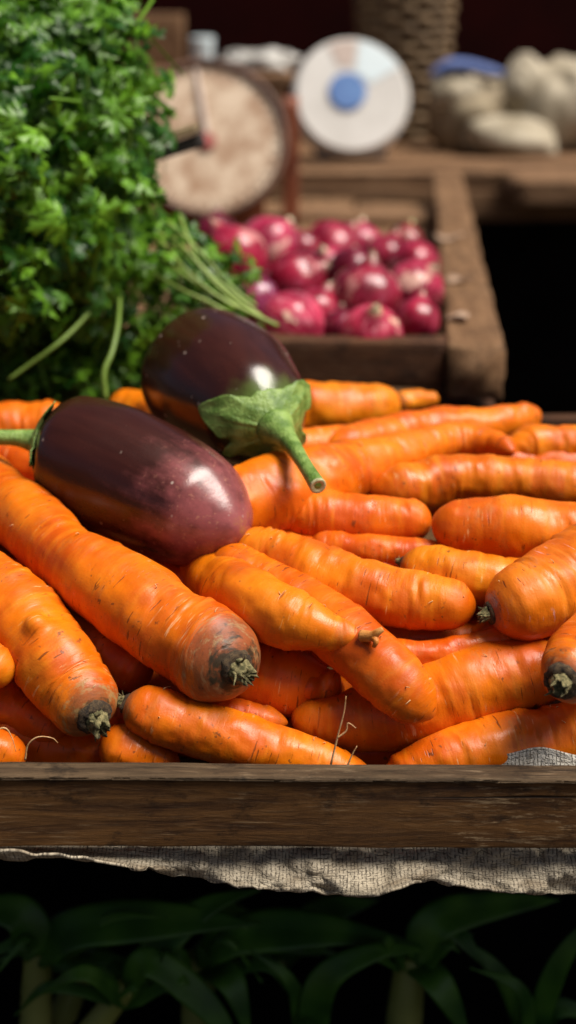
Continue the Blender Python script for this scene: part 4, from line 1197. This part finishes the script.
# ------------------------------------------------------------------ back table, sacks, basket, box
bt = empty('back_table', (0.1, 2.6, 0))
tag(bt, 'brown plank table across the back carrying scale and sacks', 'table')
for k, (y, w, dz) in enumerate(((2.345, 0.07, -0.004), (2.435, 0.09, 0.0), (2.545, 0.11, 0), (2.65, 0.14, 0), (2.80, 0.14, 0), (2.95, 0.14, 0))):
    mesh_obj('table_board', *plank(L(-1.2, y, BT - 0.014 + dz), L(1.3, y - 0.02, BT - 0.014 + dz), w, 0.028, bev=0.003, wob=0.0015, seed=60 + k, seg=60), MAT['plank_x'], bt)
mesh_obj('front_beam', *plank(L(-1.2, 2.325, BT - 0.055), L(1.3, 2.305, BT - 0.055), 0.04, 0.05, bev=0.003, wob=0.0015, seed=70, seg=50), MAT['plank_x'], bt)
mesh_obj('front_lip', *plank(L(0.345, 2.235, BT - 0.020), L(1.3, 2.205, BT - 0.020), 0.120, 0.036, bev=0.003, wob=0.0015, seed=71, seg=40), MAT['plank_x'], bt)
for sx in (-1.1, 1.2):
    for sy in (2.42, 2.92):
        mesh_obj('leg', *plank((sx, sy, 0), (sx, sy, ZB + BT - 0.0305), 0.06, 0.06, up=(0, 1, 0), seg=10), MAT['post'], bt)
mesh_obj('apron', *boxv(L(-1.2, 2.37, -0.70), L(1.3, 2.38, BT - 0.035)), MAT['dark'], bt, smooth=False)  # near-black colour painted in for the shade of the gap

def sack_blob(pxc, pyc, y, rx, ry, rz, seed, mat, parent, name, lumps=0.22):
    c, mpp = P(pxc, pyc, y)
    n, m = 40, 56
    ph = np.linspace(0.02, math.pi - 0.02, n); th = np.linspace(0, 2 * math.pi, m, endpoint=False)
    d = np.stack([np.sin(ph)[:, None] * np.cos(th), np.sin(ph)[:, None] * np.sin(th), np.repeat(np.cos(ph)[:, None], m, 1)], -1)
    k = 1 + lumps * noise3(d * 1.4, seed) + 0.10 * noise3(d * np.array([4.0, 4.0, 1.6]) + 3, seed + 3)
    v = c + d * k[..., None] * np.array([rx, ry, rz]) * mpp
    v = v.reshape(-1, 3); v[:, 2] = np.maximum(v[:, 2], ZB + BT + 0.001)
    return mesh_obj(name, v, ring_faces(n, m), mat, parent)

s1 = empty('sack', P(470, 140, 2.62)[0])
tag(s1, 'slumped grey-beige sack, brown shade painted on, with a blue hem, beside the wicker basket', 'sack', 'sacks on the back table')
sack_blob(470, 112, 2.62, 44, 40, 40, 4, MAT['bag_shaded'], s1, 'body')
sack_blob(456, 92, 2.60, 26, 26, 26, 14, MAT['bag'], s1, 'fold')
w = [P(px, py, 2.58)[0] for px, py in ((432, 76), (448, 66), (468, 66), (488, 71), (503, 74))]
mesh_obj('hem', *tube(w, [0.008, 0.011, 0.011, 0.010, 0.006], 10), MAT['bag_blue'], s1)
s2 = empty('sack', P(560, 140, 2.6)[0])
tag(s2, 'full pale cream sack at the right end of the back table', 'sack', 'sacks on the back table')
sack_blob(568, 108, 2.62, 54, 50, 52, 8, MAT['bag'], s2, 'body', 0.2)
sack_blob(525, 92, 2.60, 26, 26, 34, 15, MAT['bag'], s2, 'fold')
s3 = sack_blob(512, 140, 2.50, 44, 30, 20, 10, MAT['bag'], None, 'cloth', 0.35)
tag(s3, 'crumpled cream cloth lying in front of the two sacks', 'cloth')

# wicker basket
bk = empty('wicker_basket', P(405, 130, 2.80)[0])
tag(bk, 'tall brown wicker basket standing behind the white scale', 'basket')
cb, mb = P(404, 40, 2.80)
parts = []
for k in range(17):
    z = ZB + BT + 0.009 + k * 0.0176
    rr_ = (36 + 10 * k / 16) * mb
    th = np.linspace(0, 2 * math.pi, 73)
    wv = 0.007 * np.sin(th * 9 + (k % 2) * math.pi)
    pts = np.stack([cb[0] + (rr_ + wv) * np.cos(th), cb[1] + (rr_ + wv) * np.sin(th), np.full(73, z)], 1)
    parts.append(tube(pts, np.full(73, 0.0085), 8, 73))
mesh_obj('weave', *merge(parts), MAT['wicker'], bk)
mesh_obj('stakes', *merge([tube([(cb[0] + 34 * mb * math.cos(a), cb[1] + 34 * mb * math.sin(a), ZB + BT), (cb[0] + 46 * mb * math.cos(a), cb[1] + 46 * mb * math.sin(a), ZB + BT + 0.30)], [0.004, 0.004], 6, 6) for a in np.linspace(0, 2 * math.pi, 18, endpoint=False)]), MAT['wicker'], bk)

# box at the left of the back table, with a rag, a tin and a small board on it
bx = empty('wooden_box', L(-0.30, 2.62, BT))
tag(bx, 'tan wooden box behind the beige scale, rag and tin on top', 'box')
z0, z1 = BT, 0.205
mesh_obj('front_panel', *plank(L(-0.62, 2.47, (z0 + z1) / 2), L(0.0, 2.47, (z0 + z1) / 2), 0.014, z1 - z0 - 0.001, seed=81, seg=30), MAT['plank_x'], bx)
mesh_obj('lid', *plank(L(-0.63, 2.625, z1 + 0.008), L(0.01, 2.625, z1 + 0.008), 0.33, 0.015, seed=82, seg=30), MAT['plank_x'], bx)
mesh_obj('side_panel', *plank(L(-0.007, 2.478, (z0 + z1) / 2), L(-0.007, 2.78, (z0 + z1) / 2), 0.014, z1 - z0 - 0.001, seed=83, seg=20), MAT['tray_y'], bx)
mesh_obj('side_panel', *plank(L(-0.613, 2.478, (z0 + z1) / 2), L(-0.613, 2.78, (z0 + z1) / 2), 0.014, z1 - z0 - 0.001, seed=84, seg=20), MAT['tray_y'], bx)
zl = ZB + z1 + 0.0165
def on_lid(px, y):
    d = ray(px, 300); x = (px - 288) / F * (y / math.cos(PITCH)) * 0.99
    return np.array([x, y, zl])
r_ = on_lid(258, 2.60)
n, m = 26, 40
ph = np.linspace(0.02, math.pi / 2, n); th = np.linspace(0, 2 * math.pi, m, endpoint=False)
d = np.stack([np.sin(ph)[:, None] * np.cos(th), np.sin(ph)[:, None] * np.sin(th), np.repeat(np.cos(ph)[:, None], m, 1)], -1)
k = 1 + 0.35 * fbm(d * 2.2, 31, 3)
v = r_ + d * k[..., None] * np.array([0.07, 0.06, 0.035])
v = v.reshape(-1, 3); v[:, 2] = np.maximum(v[:, 2], zl)
tag(mesh_obj('rag', v, ring_faces(n, m), MAT['rag']), 'crumpled grey rag lying on the tan box', 'rag')
t_ = on_lid(211, 2.66)
tag(mesh_obj('tin', *lathe(t_, t_ + np.array([0, 0, 1.0]), [(0, 0.001), (0, 0.019), (0.004, 0.02), (0.045, 0.02), (0.05, 0.0215), (0.052, 0.0205), (0.047, 0.018), (0.01, 0.017), (0.01, 0.001)], 32), MAT['pale_blue']), 'small blue tin on the tan box behind the beige scale', 'tin')
b_ = on_lid(168, 2.72)
tag(mesh_obj('block', *plank(b_ + np.array([-0.06, 0, 0.045]), b_ + np.array([0.055, 0, 0.045]), 0.04, 0.089, seed=90, seg=14), MAT['plank_x']), 'brown wooden block standing on the tan box at the left', 'block')

# ------------------------------------------------------------------ leeks on the lower shelf
def blade(pts, w, seed, fold=0.14):
    """a strap leaf: (px, py, y) centre line, w half-width in px; keeled and twisted a little"""
    q = []
    for px, py, y in pts:
        a, mpp = P(px, py, y); q.append([*a, mpp])
    n = 40
    c = catmull(np.array(q), n); cen = c[:, :3]; mpp = c[:, 3].mean()
    T = np.gradient(cen, axis=0); T /= np.linalg.norm(T, axis=1)[:, None]
    up = np.array([0.1, -0.55, 0.83])
    S = np.cross(T, up); S /= np.linalg.norm(S, axis=1)[:, None]
    Nn = np.cross(S, T)
    t = np.linspace(0, 1, n)
    ww = w * 1.05 * mpp * np.clip(1.2 * (1 - t ** 2.2), 0.04, 1) * np.clip(0.55 + t * 3, 0, 1) * (1 + 0.05 * np.sin(9 * t + seed))
    V = []
    for a in np.linspace(-1, 1, 9):
        V.append(cen + S * (ww * a)[:, None] + Nn * (ww * fold * (abs(a) - 0.5) + 0.0012 * math.cos(a * 24))[:, None])
    V = np.stack(V, 1).reshape(-1, 3)
    return V, [(i * 9 + j, i * 9 + j + 1, (i + 1) * 9 + j + 1, (i + 1) * 9 + j) for i in range(n - 1) for j in range(8)]

def leek(label, stalk, leaves, seed):
    a, mpp = P(*stalk[0][:3])
    root = empty('leek', a)
    tag(root, label, 'leek', 'leeks on the lower shelf')
    pts = []; rad = []
    for px, py, y, r in stalk:
        w, mp = P(px, py, y); pts.append(w); rad.append(r * mp)
    v, f = tube(pts, rad, 20, 30)
    v = v + 0.0006 * noise3(v * 300, seed)[:, None]
    mesh_obj('stalk', v, f, MAT['leek_stalk'], root, attrs={'tint': np.linspace(1, 0.1, len(v))})
    rr = np.random.default_rng(seed + 40)
    bx_, by_, bY = stalk[-1][:3]
    leaves = list(leaves)
    for k in range(6):      # thin tangled leaves
        a_ = rr.uniform(-1.0, 1.0); ln_ = rr.uniform(70, 170)
        ex, ey = bx_ + ln_ * math.sin(a_ * 1.5), by_ - ln_ * 0.35 * math.cos(a_ * 1.5) + rr.uniform(0, 70)
        leaves.append(([(bx_, by_ + 20, bY), ((bx_ + ex) / 2 + rr.uniform(-25, 25), (by_ + ey) / 2 - rr.uniform(5, 30), bY - rr.uniform(0, .03)), (ex, ey, bY - rr.uniform(-.02, .04))], rr.uniform(4, 10)))
    for k, (pp, w) in enumerate(leaves):
        v, f = blade(pp, w, seed + k)
        o = mesh_obj('leaf', v, f, MAT['leek'], root, attrs={'tint': np.clip(0.5 + 0.5 * noise3(v * 60, seed + k), 0, 1)})
        o.modifiers.new('thickness', 'SOLIDIFY').thickness = 0.0012

Y = 0.80
leek('leek with an upright pale stalk at the far left', [(35, 1090, Y, 17), (36, 1020, Y, 16), (38, 950, Y + .01, 14)],
     [([(38, 955, Y), (20, 915, Y), (-40, 905, Y)], 20), ([(38, 955, Y + .005), (80, 928, Y - .01), (180, 920, Y - .01), (260, 925, Y)], 22)], 1)
leek('leek with a stalk leaning right, second from the left', [(40, 1100, Y + .02, 15), (62, 1020, Y + .02, 14), (85, 960, Y + .03, 12)],
     [([(85, 962, Y + .03), (110, 920, Y + .03), (150, 900, Y + .05)], 16)], 2)
leek('leek whose arched leaf bends over left of the centre', [(40, 1110, Y - .02, 16), (85, 1040, Y - .02, 14), (128, 985, Y - .02, 11)],
     [([(126, 990, Y - .02), (146, 962, Y - .03), (185, 985, Y - .03), (225, 1030, Y - .03), (240, 1080, Y - .03)], 15), ([(128, 985, Y - .01), (165, 940, Y - .01), (210, 905, Y), (260, 890, Y + .02)], 15)], 3)
leek('leek with a reddish stained pale stalk in the middle', [(200, 1090, Y + .01, 18), (198, 1010, Y + .01, 17), (195, 955, Y + .02, 15)],
     [([(196, 958, Y + .01), (240, 935, Y), (320, 930, Y), (420, 945, Y)], 20), ([(195, 958, Y + .03), (230, 980, Y - .01), (250, 1040, Y - .02)], 16)], 4)
leek('leek with bright leaf folded over right of the middle', [(390, 1150, Y - .01, 15), (345, 1100, Y - .01, 13), (310, 1050, Y - .01, 11)],
     [([(310, 1060, Y - .01), (322, 985, Y - .02), (375, 952, Y - .02), (430, 950, Y)], 15), ([(308, 1060, Y), (292, 985, Y - .02), (250, 950, Y - .02)], 10)], 5)
leek('leek with a stout yellowish stalk right of the centre', [(400, 1100, Y, 19), (404, 1020, Y, 18), (412, 955, Y + .01, 16)],
     [([(412, 960, Y), (440, 920, Y), (500, 905, Y + .02), (560, 900, Y + .03)], 18), ([(412, 960, Y + .01), (440, 985, Y - .02), (470, 1040, Y - .02)], 15)], 6)
leek('leek with narrow crossing leaves at the right edge', [(450, 1150, Y + .02, 16), (500, 1090, Y + .02, 14), (530, 1040, Y + .02, 11)],
     [([(530, 1050, Y + .02), (500, 975, Y), (440, 930, Y)], 11), ([(530, 1050, Y + .01), (556, 970, Y), (600, 905, Y)], 12), ([(530, 1050, Y), (520, 990, Y - .02), (470, 968, Y - .02)], 9)], 7)
leek('leek lying deeper in the shade behind the others', [(270, 1080, Y + .08, 17), (275, 1000, Y + .08, 16), (280, 950, Y + .09, 14)],
     [([(280, 955, Y + .08), (320, 915, Y + .08), (380, 900, Y + .1)], 16), ([(280, 955, Y + .08), (230, 920, Y + .09), (150, 905, Y + .1)], 16)], 8)
